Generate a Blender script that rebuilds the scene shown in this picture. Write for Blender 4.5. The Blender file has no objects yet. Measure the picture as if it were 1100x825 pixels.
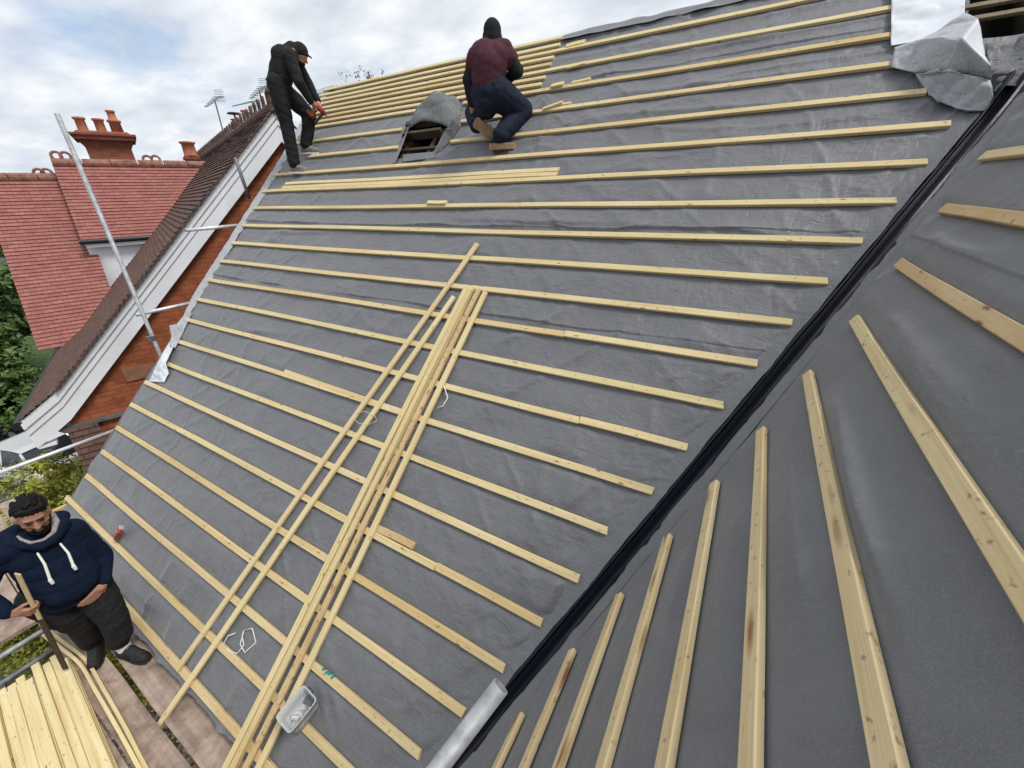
import bpy, bmesh, math, random
import numpy as np
from mathutils import Vector, Matrix, Quaternion
random.seed(7); rng = np.random.default_rng(11)
sc = bpy.context.scene
COL = sc.collection
R_ = math.radians

# ------------------------------------------------------------------ site geometry (metres, ground z = 0)
S = 1.6
F_PX, YAW, PIT, ROLL = 423.2675, 0.53820, 0.45330, -0.02834
P1, P2 = 0.77305, 1.01932            # pitch of the main slope and of the wing slope
CAM = np.array([0, 0, 8.5])
N1 = np.array([0, -math.sin(P1), math.cos(P1)]); E1 = np.array([0, math.cos(P1), math.sin(P1)])
N2 = np.array([-math.sin(P2), 0, math.cos(P2)]); E2 = np.array([math.cos(P2), 0, math.sin(P2)])
D1, D2 = 1.66012 * S, 0.4932 * S     # eye height above each slope
GA = 0.2 * S                         # batten gauge
S0 = 1.98390 * S
T0, GW = -0.1641 * S, 0.2 * 0.8982 * S
X3 = np.array([1., 0, 0]); Y3 = np.array([0, 1., 0]); Z3 = np.array([0, 0, 1.])
def _cam():
    fw = np.array([-math.sin(YAW) * math.cos(PIT), math.cos(YAW) * math.cos(PIT), -math.sin(PIT)])
    rt = np.array([math.cos(YAW), math.sin(YAW), 0]); up = np.cross(rt, fw)
    c, s = math.cos(ROLL), math.sin(ROLL)
    return fw, c * rt + s * up, -s * rt + c * up
FW, RT, UP = _cam()
def ray(px, py):
    return FW + RT * ((px - 550) / F_PX) - UP * ((py - 412.5) / F_PX)
def hit(px, py, n, p0):              # survey point on a physical plane through p0
    d = ray(px, py); return CAM + d * (((np.array(p0) - CAM) @ n) / (d @ n))
def dist(px, py, D):                 # survey point at a horizontal distance
    d = ray(px, py); return CAM + d * (D / math.hypot(d[0], d[1]))
O1 = CAM - N1 * D1; O2 = CAM - N2 * D2
def M(x, s, h=0.0):                  # main slope: x along the eaves, s up the slope, h off it
    return X3 * x + E1 * (s + CAM @ E1) + N1 * (O1 @ N1 + h)
def W(y, t, h=0.0):                  # wing slope
    return Y3 * y + E2 * (t + CAM @ E2) + N2 * (O2 @ N2 + h)
def mxs(px, py, h=0.0):
    p = hit(px, py, N1, O1 + N1 * h); return p[0], (p - CAM) @ E1
def wyt(px, py, h=0.0):
    p = hit(px, py, N2, O2 + N2 * h); return p[1], (p - CAM) @ E2
def s_row(k): return S0 - GA * k
def t_row(k): return T0 - GW * k
def x_valley(s):
    p = M(0, s); return -((p - O2) @ N2) / N2[0]
def y_valley(t):
    p = W(0, t); return -((p - O1) @ N1) / N1[1]

_xv_a = x_valley(0.); _xv_b = x_valley(1.) - _xv_a
_yv_a = y_valley(0.); _yv_b = y_valley(1.) - _yv_a
def x_valley(s): return _xv_a + _xv_b * s
def y_valley(t): return _yv_a + _yv_b * t
# ------------------------------------------------------------------ noise
def _h(ix, iy, seed):
    n = (ix * 374761393 + iy * 668265263 + seed * 974634777) & 0xffffffff
    n = ((n ^ (n >> 13)) * 1274126177) & 0xffffffff
    return ((n ^ (n >> 16)) & 0xffff) / 65535.0 * 2 - 1
def vnoise(x, y, seed=0):
    x = np.asarray(x, float); y = np.asarray(y, float)
    ix = np.floor(x).astype(np.int64); iy = np.floor(y).astype(np.int64)
    fx = x - ix; fy = y - iy
    fx = fx * fx * fx * (fx * (fx * 6 - 15) + 10); fy = fy * fy * fy * (fy * (fy * 6 - 15) + 10)
    a = _h(ix, iy, seed); b = _h(ix + 1, iy, seed); c = _h(ix, iy + 1, seed); d = _h(ix + 1, iy + 1, seed)
    return (a * (1 - fx) + b * fx) * (1 - fy) + (c * (1 - fx) + d * fx) * fy
def fbm(x, y, seed=0, o=4):
    t = 0; a = 1
    for i in range(o):
        t = t + a * vnoise(x * 2 ** i, y * 2 ** i, seed + i * 17); a *= .5
    return t
def ridged(x, y, seed=0, p=4):
    return (1 - np.abs(vnoise(x, y, seed))) ** p
def n3(p, k, seed, n=6):             # cheap 3D wobble
    r = np.random.default_rng(seed); t = 0
    for i in range(n):
        v = r.normal(size=3); v /= np.linalg.norm(v)
        t = t + np.sin(p @ v * k * r.uniform(.6, 1.6) + r.uniform(0, 6.28))
    return t / n

# ------------------------------------------------------------------ materials
def new_mat(name):
    m = bpy.data.materials.new(name); m.use_nodes = True
    nt = m.node_tree; b = nt.nodes['Principled BSDF']
    return m, nt, b
def nd(nt, t, **kw):
    n = nt.nodes.new(t)
    for k, v in kw.items(): setattr(n, k, v)
    return n
def lk(nt, a, b): nt.links.new(a, b)
def noise(nt, vec, scale, detail=4, rough=.55, dist_=0.0):
    n = nd(nt, 'ShaderNodeTexNoise'); n.inputs['Scale'].default_value = scale
    n.inputs['Detail'].default_value = detail; n.inputs['Roughness'].default_value = rough
    n.inputs['Distortion'].default_value = dist_
    if vec is not None: lk(nt, vec, n.inputs['Vector'])
    return n
def ramp(nt, fac, stops):
    r = nd(nt, 'ShaderNodeValToRGB'); e = r.color_ramp.elements
    while len(e) < len(stops): e.new(.5)
    for i, (p, c) in enumerate(stops):
        e[i].position = p; e[i].color = (*c, 1) if len(c) == 3 else c
    lk(nt, fac, r.inputs['Fac']); return r
def mixc(nt, fac, a, b, mode='MIX'):
    m = nd(nt, 'ShaderNodeMix', data_type='RGBA', blend_type=mode)
    for sock, v in ((m.inputs[0], fac), (m.inputs[6], a), (m.inputs[7], b)):
        if hasattr(v, 'node'): lk(nt, v, sock)
        elif isinstance(v, (int, float)): sock.default_value = v
        else: sock.default_value = (*v, 1) if len(v) == 3 else v
    return m.outputs[2]
def bump(nt, b, h, strength, dist_=.01, prev=None):
    n = nd(nt, 'ShaderNodeBump'); n.inputs['Strength'].default_value = strength; n.inputs['Distance'].default_value = dist_
    lk(nt, h, n.inputs['Height'])
    if prev is not None: lk(nt, prev, n.inputs['Normal'])
    lk(nt, n.outputs[0], b.inputs['Normal']); return n.outputs[0]
def vmap(nt, kind='Object', scale=(1, 1, 1), rot=(0, 0, 0), rnd=False):
    tc = nd(nt, 'ShaderNodeTexCoord'); mp = nd(nt, 'ShaderNodeMapping')
    mp.inputs['Scale'].default_value = scale; mp.inputs['Rotation'].default_value = rot
    lk(nt, tc.outputs[kind], mp.inputs['Vector'])
    if rnd:
        oi = nd(nt, 'ShaderNodeObjectInfo'); ml = nd(nt, 'ShaderNodeMath', operation='MULTIPLY'); ml.inputs[1].default_value = 91.7
        lk(nt, oi.outputs['Random'], ml.inputs[0]); lk(nt, ml.outputs[0], mp.inputs['Location'])
    return mp.outputs[0]
def plain(name, col, rough=.6, spec=.5, metal=0., nscale=0, namt=.25, bscale=0, bamt=.2):
    m, nt, b = new_mat(name)
    b.inputs['Base Color'].default_value = (*col, 1); b.inputs['Roughness'].default_value = rough
    b.inputs['Specular IOR Level'].default_value = spec; b.inputs['Metallic'].default_value = metal
    if nscale:
        n = noise(nt, vmap(nt), nscale, 5)
        c = ramp(nt, n.outputs[0], [(.3, tuple(v * (1 - namt) for v in col)), (.7, tuple(min(1, v * (1 + namt)) for v in col))])
        lk(nt, c.outputs[0], b.inputs['Base Color'])
    if bscale: bump(nt, b, noise(nt, vmap(nt), bscale, 4).outputs[0], bamt)
    return m
def membrane_mat(name, col, light, bs=.5, fib=1.):
    m, nt, b = new_mat(name)
    o = vmap(nt)
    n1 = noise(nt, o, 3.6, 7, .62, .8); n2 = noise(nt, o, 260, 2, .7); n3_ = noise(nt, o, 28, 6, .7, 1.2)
    c = ramp(nt, n1.outputs[0], [(.3, col), (.72, light)])  # broad mottle: dust, plus the sheen of wrinkles put into the colour
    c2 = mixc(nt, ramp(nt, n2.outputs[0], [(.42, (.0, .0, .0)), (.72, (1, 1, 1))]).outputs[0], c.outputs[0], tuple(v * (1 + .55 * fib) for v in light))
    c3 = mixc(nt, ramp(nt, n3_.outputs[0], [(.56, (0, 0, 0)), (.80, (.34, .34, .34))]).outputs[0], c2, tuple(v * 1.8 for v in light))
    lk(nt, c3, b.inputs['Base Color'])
    b.inputs['Roughness'].default_value = .52; b.inputs['Specular IOR Level'].default_value = .42; b.inputs['Sheen Weight'].default_value = .2; b.inputs['Sheen Roughness'].default_value = .5
    # crinkles: two stretched ridged noises + fibre grain
    w1 = noise(nt, vmap(nt, scale=(3., 8, 8), rot=(0, 0, .35)), 1.6, 5, .5, .7)
    w2 = noise(nt, vmap(nt, scale=(9, 4, 4), rot=(0, 0, -.5)), 1.1, 5, .5, .8)
    def rdg(n):
        a = nd(nt, 'ShaderNodeMath', operation='SUBTRACT'); a.inputs[1].default_value = .5; lk(nt, n.outputs[0], a.inputs[0])
        q = nd(nt, 'ShaderNodeMath', operation='ABSOLUTE'); lk(nt, a.outputs[0], q.inputs[0])
        return q.outputs[0]
    p = bump(nt, b, rdg(w1), bs, .034); p = bump(nt, b, rdg(w2), bs * .9, .03, p)
    bump(nt, b, n2.outputs[0], .14 * fib, .004, p)
    return m
def wood_mat(name, cols, dark=(.23, .09, .035), knots=.07, stain=0., rough=.65, dim=1., ks=(5.2, 17, 17), nails=True):
    m, nt, b = new_mat(name)
    oi = nd(nt, 'ShaderNodeObjectInfo')
    c0 = ramp(nt, oi.outputs['Random'], [(i / max(1, len(cols) - 1), c) for i, c in enumerate(cols)])
    g = noise(nt, vmap(nt, scale=(1.2, 55, 55), rnd=True), 1.4, 5, .62, .7)
    c1 = mixc(nt, ramp(nt, g.outputs[0], [(.38, (0, 0, 0)), (.7, (.62, .62, .62))]).outputs[0], c0.outputs[0], (.46, .29, .12), 'MIX')
    l = noise(nt, vmap(nt, scale=(.9, 5, 5), rnd=True), 1.6, 3)
    c2 = mixc(nt, ramp(nt, l.outputs[0], [(.35, (.0,) * 3), (.75, (.5,) * 3)]).outputs[0], c1, (.76, .66, .42))
    v = nd(nt, 'ShaderNodeTexVoronoi'); v.inputs['Scale'].default_value = 1.0
    lk(nt, vmap(nt, scale=ks, rnd=True), v.inputs['Vector'])
    k = ramp(nt, v.outputs['Distance'], [(knots * .55, (1, 1, 1)), (knots * 1.9, (0, 0, 0))])
    c3 = mixc(nt, k.outputs[0], c2, dark)
    sp = noise(nt, vmap(nt, scale=(20, 30, 30), rnd=True), 1.5, 3)
    c4 = mixc(nt, ramp(nt, sp.outputs[0], [(.645 - stain, (0,) * 3), (.74 - stain, (.75,) * 3)]).outputs[0], c3, (.2, .12, .05))
    tc = nd(nt, 'ShaderNodeTexCoord'); sx = nd(nt, 'ShaderNodeSeparateXYZ'); lk(nt, tc.outputs['Object'], sx.inputs[0])
    dv0 = nd(nt, 'ShaderNodeMath', operation='PINGPONG'); dv0.inputs[1].default_value = .21; ad0 = nd(nt, 'ShaderNodeMath', operation='ADD'); lk(nt, sx.outputs[0], ad0.inputs[0]); lk(nt, oi.outputs['Random'], ad0.inputs[1]); lk(nt, ad0.outputs[0], dv0.inputs[0])
    cbn = nd(nt, 'ShaderNodeCombineXYZ'); lk(nt, dv0.outputs[0], cbn.inputs[0]); ym = nd(nt, 'ShaderNodeMath', operation='MULTIPLY_ADD'); lk(nt, oi.outputs['Random'], ym.inputs[0]); ym.inputs[1].default_value = .016; ym.inputs[2].default_value = -.008
    y2 = nd(nt, 'ShaderNodeMath', operation='SUBTRACT'); lk(nt, sx.outputs[1], y2.inputs[0]); lk(nt, ym.outputs[0], y2.inputs[1]); lk(nt, y2.outputs[0], cbn.inputs[1])
    ln = nd(nt, 'ShaderNodeVectorMath', operation='LENGTH'); lk(nt, cbn.outputs[0], ln.inputs[0])
    if nails: c4 = mixc(nt, ramp(nt, ln.outputs['Value'], [(.003, (.8,) * 3), (.0055, (0,) * 3)]).outputs[0], c4, (.16, .14, .12))
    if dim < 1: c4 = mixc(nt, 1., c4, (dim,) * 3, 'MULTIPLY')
    lk(nt, c4, b.inputs['Base Color']); b.inputs['Roughness'].default_value = rough; b.inputs['Specular IOR Level'].default_value = .3
    bump(nt, b, g.outputs[0], .25, .004)
    return m
def brick_mat(name, c1, c2, mortar, bw=.225, rh=.075, ms=.01, bstr=.6, rough=.85, kind='UV', mottled=.5, moss=None):
    m, nt, b = new_mat(name)
    u = vmap(nt, kind)
    t = nd(nt, 'ShaderNodeTexBrick'); lk(nt, u, t.inputs['Vector'])
    t.inputs['Scale'].default_value = 1; t.inputs['Brick Width'].default_value = bw; t.inputs['Row Height'].default_value = rh
    t.inputs['Mortar Size'].default_value = ms; t.inputs['Mortar Smooth'].default_value = .2; t.inputs['Bias'].default_value = 0
    t.inputs['Color1'].default_value = (*c1, 1); t.inputs['Color2'].default_value = (*c2, 1); t.inputs['Mortar'].default_value = (*mortar, 1)
    n = noise(nt, u, 7, 6, .65)
    c = mixc(nt, mottled, t.outputs['Color'], ramp(nt, n.outputs[0], [(.25, (.35,) * 3), (.75, (1.5,) * 3)]).outputs[0], 'MULTIPLY')
    if moss:
        n2 = noise(nt, u, 1.1, 6, .7)
        c = mixc(nt, ramp(nt, n2.outputs[0], [(.48, (0,) * 3), (.75, (.7,) * 3)]).outputs[0], c, moss)
    lk(nt, c, b.inputs['Base Color']); b.inputs['Roughness'].default_value = rough; b.inputs['Specular IOR Level'].default_value = .25
    inv = nd(nt, 'ShaderNodeMath', operation='SUBTRACT'); inv.inputs[0].default_value = 1; lk(nt, t.outputs['Fac'], inv.inputs[1])
    p = bump(nt, b, inv.outputs[0], bstr, .008); bump(nt, b, noise(nt, u, 60, 4).outputs[0], .25, .004, p)
    return m
MT = {}
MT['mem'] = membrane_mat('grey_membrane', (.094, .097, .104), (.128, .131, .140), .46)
MT['memw'] = membrane_mat('dark_membrane', (.112, .115, .123), (.152, .155, .165), .28, .3)
MT['felt'] = membrane_mat('pale_felt', (.24, .25, .26), (.36, .37, .385), .5)
def hood_mat():
    m, nt, b = new_mat('mineral_felt'); o = vmap(nt); n = noise(nt, o, 120, 3, .7); n2 = noise(nt, o, 6, 5, .6)
    c = ramp(nt, n.outputs[0], [(.35, (.085, .09, .092)), (.62, (.23, .24, .24))])
    c2 = mixc(nt, .6, c.outputs[0], ramp(nt, n2.outputs[0], [(.3, (.55,) * 3), (.7, (1.3,) * 3)]).outputs[0], 'MULTIPLY')
    lk(nt, c2, b.inputs['Base Color']); b.inputs['Roughness'].default_value = .95; b.inputs['Specular IOR Level'].default_value = .15
    p = bump(nt, b, n.outputs[0], .5, .006); bump(nt, b, n2.outputs[0], .5, .03, p); return m
MT['hood'] = hood_mat()
MT['under'] = plain('white_underside', (.66, .69, .73), .6, .25, nscale=3, namt=.1, bscale=9, bamt=.25)
MT['silver'] = membrane_mat('silver_membrane', (.24, .25, .265), (.36, .37, .39), .35)
MT['bat'] = wood_mat('treated_batten', [(.64, .51, .255), (.70, .575, .31), (.57, .43, .20), (.71, .56, .29), (.63, .54, .27), (.57, .41, .20), (.67, .57, .32)])
MT['batb'] = wood_mat('brown_batten', [(.46, .28, .12), (.52, .34, .16)], knots=.1)
MT['batw'] = wood_mat('knotty_batten', [(.66, .53, .29), (.70, .58, .34), (.62, .47, .25), (.70, .56, .32)], knots=.12, stain=.02, ks=(2.3, 13, 13), dark=(.27, .12, .05))
MT['batc'] = wood_mat('clean_batten', [(.70, .58, .30), (.66, .55, .275), (.74, .625, .34)], knots=.06, nails=False)
MT['bats'] = wood_mat('stained_batten', [(.52, .37, .17), (.48, .33, .15)], knots=.10, stain=.075, nails=False)
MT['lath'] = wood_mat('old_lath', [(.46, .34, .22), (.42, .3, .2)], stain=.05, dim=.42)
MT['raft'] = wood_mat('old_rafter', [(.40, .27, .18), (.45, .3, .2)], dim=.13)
MT['black'] = plain('black_liner', (.004, .0055, .012), .36, .32, nscale=14, namt=.35, bscale=20, bamt=.08)
MT['steel'] = plain('galvanised_steel', (.36, .375, .39), .62, .4, .4, nscale=22, namt=.28, bscale=60, bamt=.08)
MT['steelw'] = plain('pale_galvanised_steel', (.66, .68, .70), .45, .5, .5, nscale=18, namt=.2)
MT['rust'] = plain('dull_steel', (.20, .205, .21), .6, .4, .6, nscale=15, namt=.4)
MT['brick'] = brick_mat('red_brick', (.40, .115, .042), (.30, .082, .035), (.235, .10, .06), mottled=.55)
MT['brickd'] = brick_mat('chimney_brick', (.30, .088, .05), (.22, .065, .038), (.2, .11, .08))
MT['tile_r'] = brick_mat('red_tiles', (.345, .14, .118), (.285, .112, .094), (.17, .06, .05), .17, .09, .004, .25, .8, mottled=.35)
MT['tile_d'] = brick_mat('brown_tiles', (.15, .078, .06), (.098, .056, .046), (.045, .028, .025), .17, .09, .006, .6, .85, mottled=.6, moss=(.09, .062, .046))
MT['ridge'] = plain('ridge_clay', (.26, .125, .095), .85, .3, nscale=9, namt=.5, bscale=30)
MT['ridged'] = plain('dark_ridge_clay', (.10, .065, .052), .85, .3, nscale=9, namt=.5)
MT['pot'] = plain('terracotta', (.42, .16, .085), .8, .3, nscale=9, namt=.3, bscale=30)
MT['white'] = plain('white_paint', (.83, .85, .88), .4, .5, nscale=3, namt=.06)
MT['blackp'] = plain('black_plastic', (.014, .014, .016), .4, .5)
MT['lead'] = plain('lead', (.12, .125, .135), .5, .5, nscale=10, namt=.3)
def board_mat():
    m, nt, b = new_mat('scaffold_board'); o = vmap(nt, rnd=True)
    n = noise(nt, o, 3.2, 7, .68, .4); n2 = noise(nt, o, 15, 6, .72); g = noise(nt, vmap(nt, scale=(.8, 30, 30), rnd=True), 1.2, 2)
    c = ramp(nt, n.outputs[0], [(.30, (.14, .098, .076)), (.46, (.29, .215, .17)), (.62, (.43, .335, .27))])
    c2 = mixc(nt, .35, c.outputs[0], ramp(nt, n2.outputs[0], [(.3, (.45,) * 3), (.7, (1.35,) * 3)]).outputs[0], 'MULTIPLY')
    c3 = mixc(nt, .4, c2, ramp(nt, g.outputs[0], [(.35, (.55,) * 3), (.65, (1.2,) * 3)]).outputs[0], 'MULTIPLY')
    lk(nt, c3, b.inputs['Base Color']); b.inputs['Roughness'].default_value = .9
    p = bump(nt, b, n2.outputs[0], .3, .006); bump(nt, b, g.outputs[0], .4, .005, p); return m
MT['board'] = board_mat()
MT['leaf1'] = plain('leaf_green', (.078, .14, .03), .5, .4, nscale=1.2, namt=.5)
MT['leaf2'] = plain('leaf_yellow_green', (.30, .31, .045), .55, .4, nscale=2.2, namt=.5)
MT['leaf3'] = plain('leaf_copper', (.075, .035, .03), .55, .4, nscale=1.5, namt=.5)
MT['leaf4'] = plain('leaf_dark', (.046, .085, .022), .5, .4, nscale=1.2, namt=.5)
MT['leaf5'] = plain('leaf_pale', (.13, .17, .07), .6, .3)
MT['bark'] = plain('bark', (.09, .065, .045), .9, .2, nscale=12, namt=.4)
MT['skin'] = plain('skin', (.36, .18, .115), .5, .45, nscale=14, namt=.14, bscale=120, bamt=.06)
MT['skin2'] = plain('skin_pale', (.46, .25, .18), .5, .45, nscale=14, namt=.12)
MT['hair'] = plain('hair', (.006, .0055, .0055), .62, .16, nscale=60, namt=.6)
MT['beard'] = plain('beard', (.016, .0115, .0095), .75, .12, nscale=80, namt=.7, bscale=140, bamt=.4)
MT['navy'] = plain('navy_fleece', (.0055, .011, .027), .9, .12, nscale=50, namt=.3, bscale=170, bamt=.3)
MT['blk'] = plain('black_fleece', (.021, .021, .023), .9, .15, nscale=40, namt=.35, bscale=150, bamt=.3)
MT['char'] = plain('charcoal_workwear', (.017, .0165, .018), .85, .2, nscale=40, namt=.35, bscale=130, bamt=.3)
MT['navyt'] = plain('navy_trousers', (.013, .017, .034), .85, .2, nscale=22, namt=.4, bscale=130, bamt=.3)
MT['maroon'] = plain('maroon_cotton', (.072, .024, .034), .85, .2, nscale=40, namt=.25, bscale=140, bamt=.3)
MT['cord'] = plain('white_cord', (.74, .74, .7), .7, .3)
MT['lining'] = plain('hood_lining', (.30, .25, .245), .9, .1, nscale=60, namt=.25)
MT['boot'] = plain('boot_black', (.02, .019, .019), .7, .3, nscale=30, namt=.5)
MT['shoe'] = plain('grey_trainer', (.20, .185, .165), .8, .3, nscale=25, namt=.35)
MT['tan'] = plain('tan_sole', (.33, .215, .13), .8, .3, nscale=25, namt=.3)
MT['sock'] = plain('white_sock', (.72, .72, .72), .9, .1, bscale=120)
MT['red'] = plain('red_plastic', (.30, .042, .03), .45, .5, nscale=20, namt=.35)
MT['greyp'] = plain('grey_plastic', (.20, .20, .21), .5, .5)
MT['teal'] = plain('teal_plastic', (.02, .25, .26), .4, .5)
MT['glass'] = plain('window_glass', (.02, .025, .03), .08, .6)
MT['tyre'] = plain('tyre', (.02, .02, .02), .8, .3)
def tub_mat():
    m, nt, b = new_mat('milky_plastic'); b.inputs['Base Color'].default_value = (.78, .80, .82, 1)
    b.inputs['Roughness'].default_value = .35; b.inputs['Transmission Weight'].default_value = .55
    bump(nt, b, noise(nt, vmap(nt), 30, 3).outputs[0], .1); return m
MT['tub'] = tub_mat()
def ground_mat():
    m, nt, b = new_mat('asphalt_drive'); o = vmap(nt)
    n = noise(nt, o, .35, 6); n2 = noise(nt, o, 55, 3)
    c = ramp(nt, n.outputs[0], [(.3, (.045, .045, .046)), (.7, (.075, .073, .07))])
    c2 = mixc(nt, .35, c.outputs[0], ramp(nt, n2.outputs[0], [(.3, (.3,) * 3), (.7, (1.6,) * 3)]).outputs[0], 'MULTIPLY')
    lk(nt, c2, b.inputs['Base Color']); b.inputs['Roughness'].default_value = .9; bump(nt, b, n2.outputs[0], .4, .01); return m
MT['ground'] = ground_mat()
def gravel_mat():
    m, nt, b = new_mat('gravel'); o = vmap(nt)
    v = nd(nt, 'ShaderNodeTexVoronoi'); v.inputs['Scale'].default_value = 15; lk(nt, o, v.inputs['Vector'])
    sep = nd(nt, 'ShaderNodeSeparateColor'); lk(nt, v.outputs['Color'], sep.inputs[0])
    c = ramp(nt, sep.outputs[0], [(0, (.10, .07, .045)), (.4, (.24, .17, .11)), (.75, (.36, .28, .2)), (1, (.5, .43, .35))])
    lk(nt, c.outputs[0], b.inputs['Base Color']); b.inputs['Roughness'].default_value = .85
    bump(nt, b, v.outputs['Distance'], 1., -.05); return m
MT['gravel'] = gravel_mat()
MT['lawn'] = plain('lawn', (.05, .09, .022), .9, .2, nscale=2, namt=.5, bscale=40, bamt=.8)

# ------------------------------------------------------------------ mesh helpers
WM = {}
def wm(o): return WM.get(o.name, Matrix.Identity(4))
def link(o, parent=None, world=None):
    COL.objects.link(o); world = world if world is not None else Matrix.Identity(4)
    WM[o.name] = world
    if parent is not None:
        o.parent = parent; o.matrix_parent_inverse = wm(parent).inverted()
    o.matrix_basis = world
    return o
def tag(o, label=None, cat=None, group=None, kind=None):
    if label: o['label'] = label
    if cat: o['category'] = cat
    if group: o['group'] = group
    if kind: o['kind'] = kind
    return o
def thing(name, label, cat, loc=(0, 0, 0), group=None):
    o = bpy.data.objects.new(name, None); o.empty_display_size = .2
    link(o, None, Matrix.Translation(Vector(loc))); return tag(o, label, cat, group)
class MB:
    def __init__(s): s.v = []; s.f = []; s.uv = []; s.m = []
    def add(s, vs, fs, uvs=None, mi=0):
        b = len(s.v); s.v += [tuple(map(float, p)) for p in vs]
        for i, f in enumerate(fs):
            s.f.append([b + j for j in f]); s.m.append(mi)
            s.uv.append(uvs[i] if uvs else None)
    def hexa(s, c, mi=0):            # 8 corners: bottom loop 0-3, top loop 4-7
        s.add(c, [(3, 2, 1, 0), (4, 5, 6, 7), (0, 1, 5, 4), (1, 2, 6, 5), (2, 3, 7, 6), (3, 0, 4, 7)], mi=mi)
    def box(s, c, u, v, w, mi=0):    # centre and three half-extent vectors
        c, u, v, w = (np.array(q, float) for q in (c, u, v, w))
        s.hexa([c - u - v - w, c + u - v - w, c + u + v - w, c - u + v - w, c - u - v + w, c + u - v + w, c + u + v + w, c - u + v + w], mi)
    def tube(s, pts, r, n=10, cap=True, mi=0, rs=None):
        pts = [np.array(p, float) for p in pts]; rings = []; prev = None
        for i, p in enumerate(pts):
            t = pts[min(i + 1, len(pts) - 1)] - pts[max(i - 1, 0)]; t = t / (np.linalg.norm(t) + 1e-12)
            a = prev if prev is not None else (Z3 if abs(t[2]) < .9 else X3)
            a = a - t * (a @ t); a /= np.linalg.norm(a); prev = a; b = np.cross(t, a)
            rr = rs[i] if rs is not None else r
            rings.append([p + rr * (a * math.cos(2 * math.pi * k / n) + b * math.sin(2 * math.pi * k / n)) for k in range(n)])
        base = [q for rg in rings for q in rg]; fs = []
        for i in range(len(rings) - 1):
            for k in range(n): fs.append((i * n + k, i * n + (k + 1) % n, (i + 1) * n + (k + 1) % n, (i + 1) * n + k))
        if cap: fs += [tuple(range(n - 1, -1, -1)), tuple((len(rings) - 1) * n + k for k in range(n))]
        s.add(base, fs, mi=mi)
    def lathe(s, c, prof, n=16, axis=Z3, mi=0):
        s.tube([np.array(c) + np.array(axis) * z for r, z in prof], 0, n, True, mi, [max(r, 1e-4) for r, z in prof])
    def poly(s, pts, uax, vax, o=None, mi=0):   # planar polygon with metric UVs
        pts = [np.array(p, float) for p in pts]; o = np.zeros(3) if o is None else o
        s.add(pts, [tuple(range(len(pts)))], [[((p - o) @ uax, (p - o) @ vax) for p in pts]], mi)
    def build(s, name, mats, parent=None, smooth=False, world=None, bevel=0):
        me = bpy.data.meshes.new(name); me.from_pydata(s.v, [], s.f)
        if any(u is not None for u in s.uv):
            ul = me.uv_layers.new(name='UVMap'); d = np.zeros((len(me.loops), 2), np.float32); i = 0
            for f, u in zip(s.f, s.uv):
                for j in range(len(f)):
                    if u is not None: d[i] = u[j]
                    i += 1
            ul.data.foreach_set('uv', d.ravel())
        for m in (mats if isinstance(mats, (list, tuple)) else [mats]): me.materials.append(m)
        if any(s.m): me.polygons.foreach_set('material_index', s.m)
        me.polygons.foreach_set('use_smooth', [smooth] * len(me.polygons))
        me.update(); o = bpy.data.objects.new(name, me)
        if bevel:
            bv = o.modifiers.new('b', 'BEVEL'); bv.width = bevel; bv.segments = 2; bv.limit_method = 'ANGLE'
        return link(o, parent, world)
def grid_mesh(name, Pts, mat, parent=None, keep=None, smooth=True, twosided=None):
    ny, nx = Pts.shape[:2]; idx = np.arange(ny * nx).reshape(ny, nx)
    f = np.stack([idx[:-1, :-1], idx[:-1, 1:], idx[1:, 1:], idx[1:, :-1]], -1).reshape(-1, 4)
    V = Pts.reshape(-1, 3)
    w = np.linalg.norm(V[f[:, 1]] - V[f[:, 0]], axis=1) + np.linalg.norm(V[f[:, 2]] - V[f[:, 3]], axis=1)
    k = w > 1e-5
    if keep is not None: k &= keep.reshape(-1)
    f = f[k]
    me = bpy.data.meshes.new(name); me.from_pydata(V.tolist(), [], f.tolist())
    me.materials.append(mat); me.polygons.foreach_set('use_smooth', [smooth] * len(me.polygons)); me.update()
    return link(bpy.data.objects.new(name, me), parent)
def frame(o, x, z):                  # 4x4 with local x along x and local z near z
    x = Vector(x).normalized(); z = Vector(z); y = z.cross(x).normalized(); z = x.cross(y)
    m = Matrix((x, y, z)).transposed().to_4x4(); m.translation = Vector(o); return m
def batten(name, a, b, up, w=.05, t=.025, mat=None, parent=None, bow=.004, seed=0, slant=0.):
    a = np.array(a, float); b = np.array(b, float); L = np.linalg.norm(b - a)
    n = max(2, int(L / .35)); r = random.Random(seed * 7 + int(L * 1000)); mb = MB(); vs = []
    ph, ph2 = r.uniform(0, 6), r.uniform(0, 6)
    for i in range(n + 1):
        x = L * i / n; e = 1 if 0 < i < n else .3
        dy = bow * math.sin(x * 1.3 + ph) * e; dz = bow * .35 * math.sin(x * 2.1 + ph2) * e
        ww = w * (1 + .03 * math.sin(x * 5 + ph)); sl = slant * (1 if i == n else 0)
        c = .003
        for (y, z) in ((-ww / 2, c), (-ww / 2, t - c), (-ww / 2 + c, t), (ww / 2 - c, t), (ww / 2, t - c), (ww / 2, c), (ww / 2 - c, 0), (-ww / 2 + c, 0)):
            vs.append((x + sl * y / ww, y + dy, z + dz))
    fs = []
    for i in range(n):
        for k in range(8): fs.append((i * 8 + k, (i + 1) * 8 + k, (i + 1) * 8 + (k + 1) % 8, i * 8 + (k + 1) % 8))
    fs += [tuple(range(8)), tuple(n * 8 + k for k in range(7, -1, -1))]
    mb.add(vs, fs)
    return mb.build(name, mat or MT['bat'], parent, world=frame(a, b - a, up))

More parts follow.
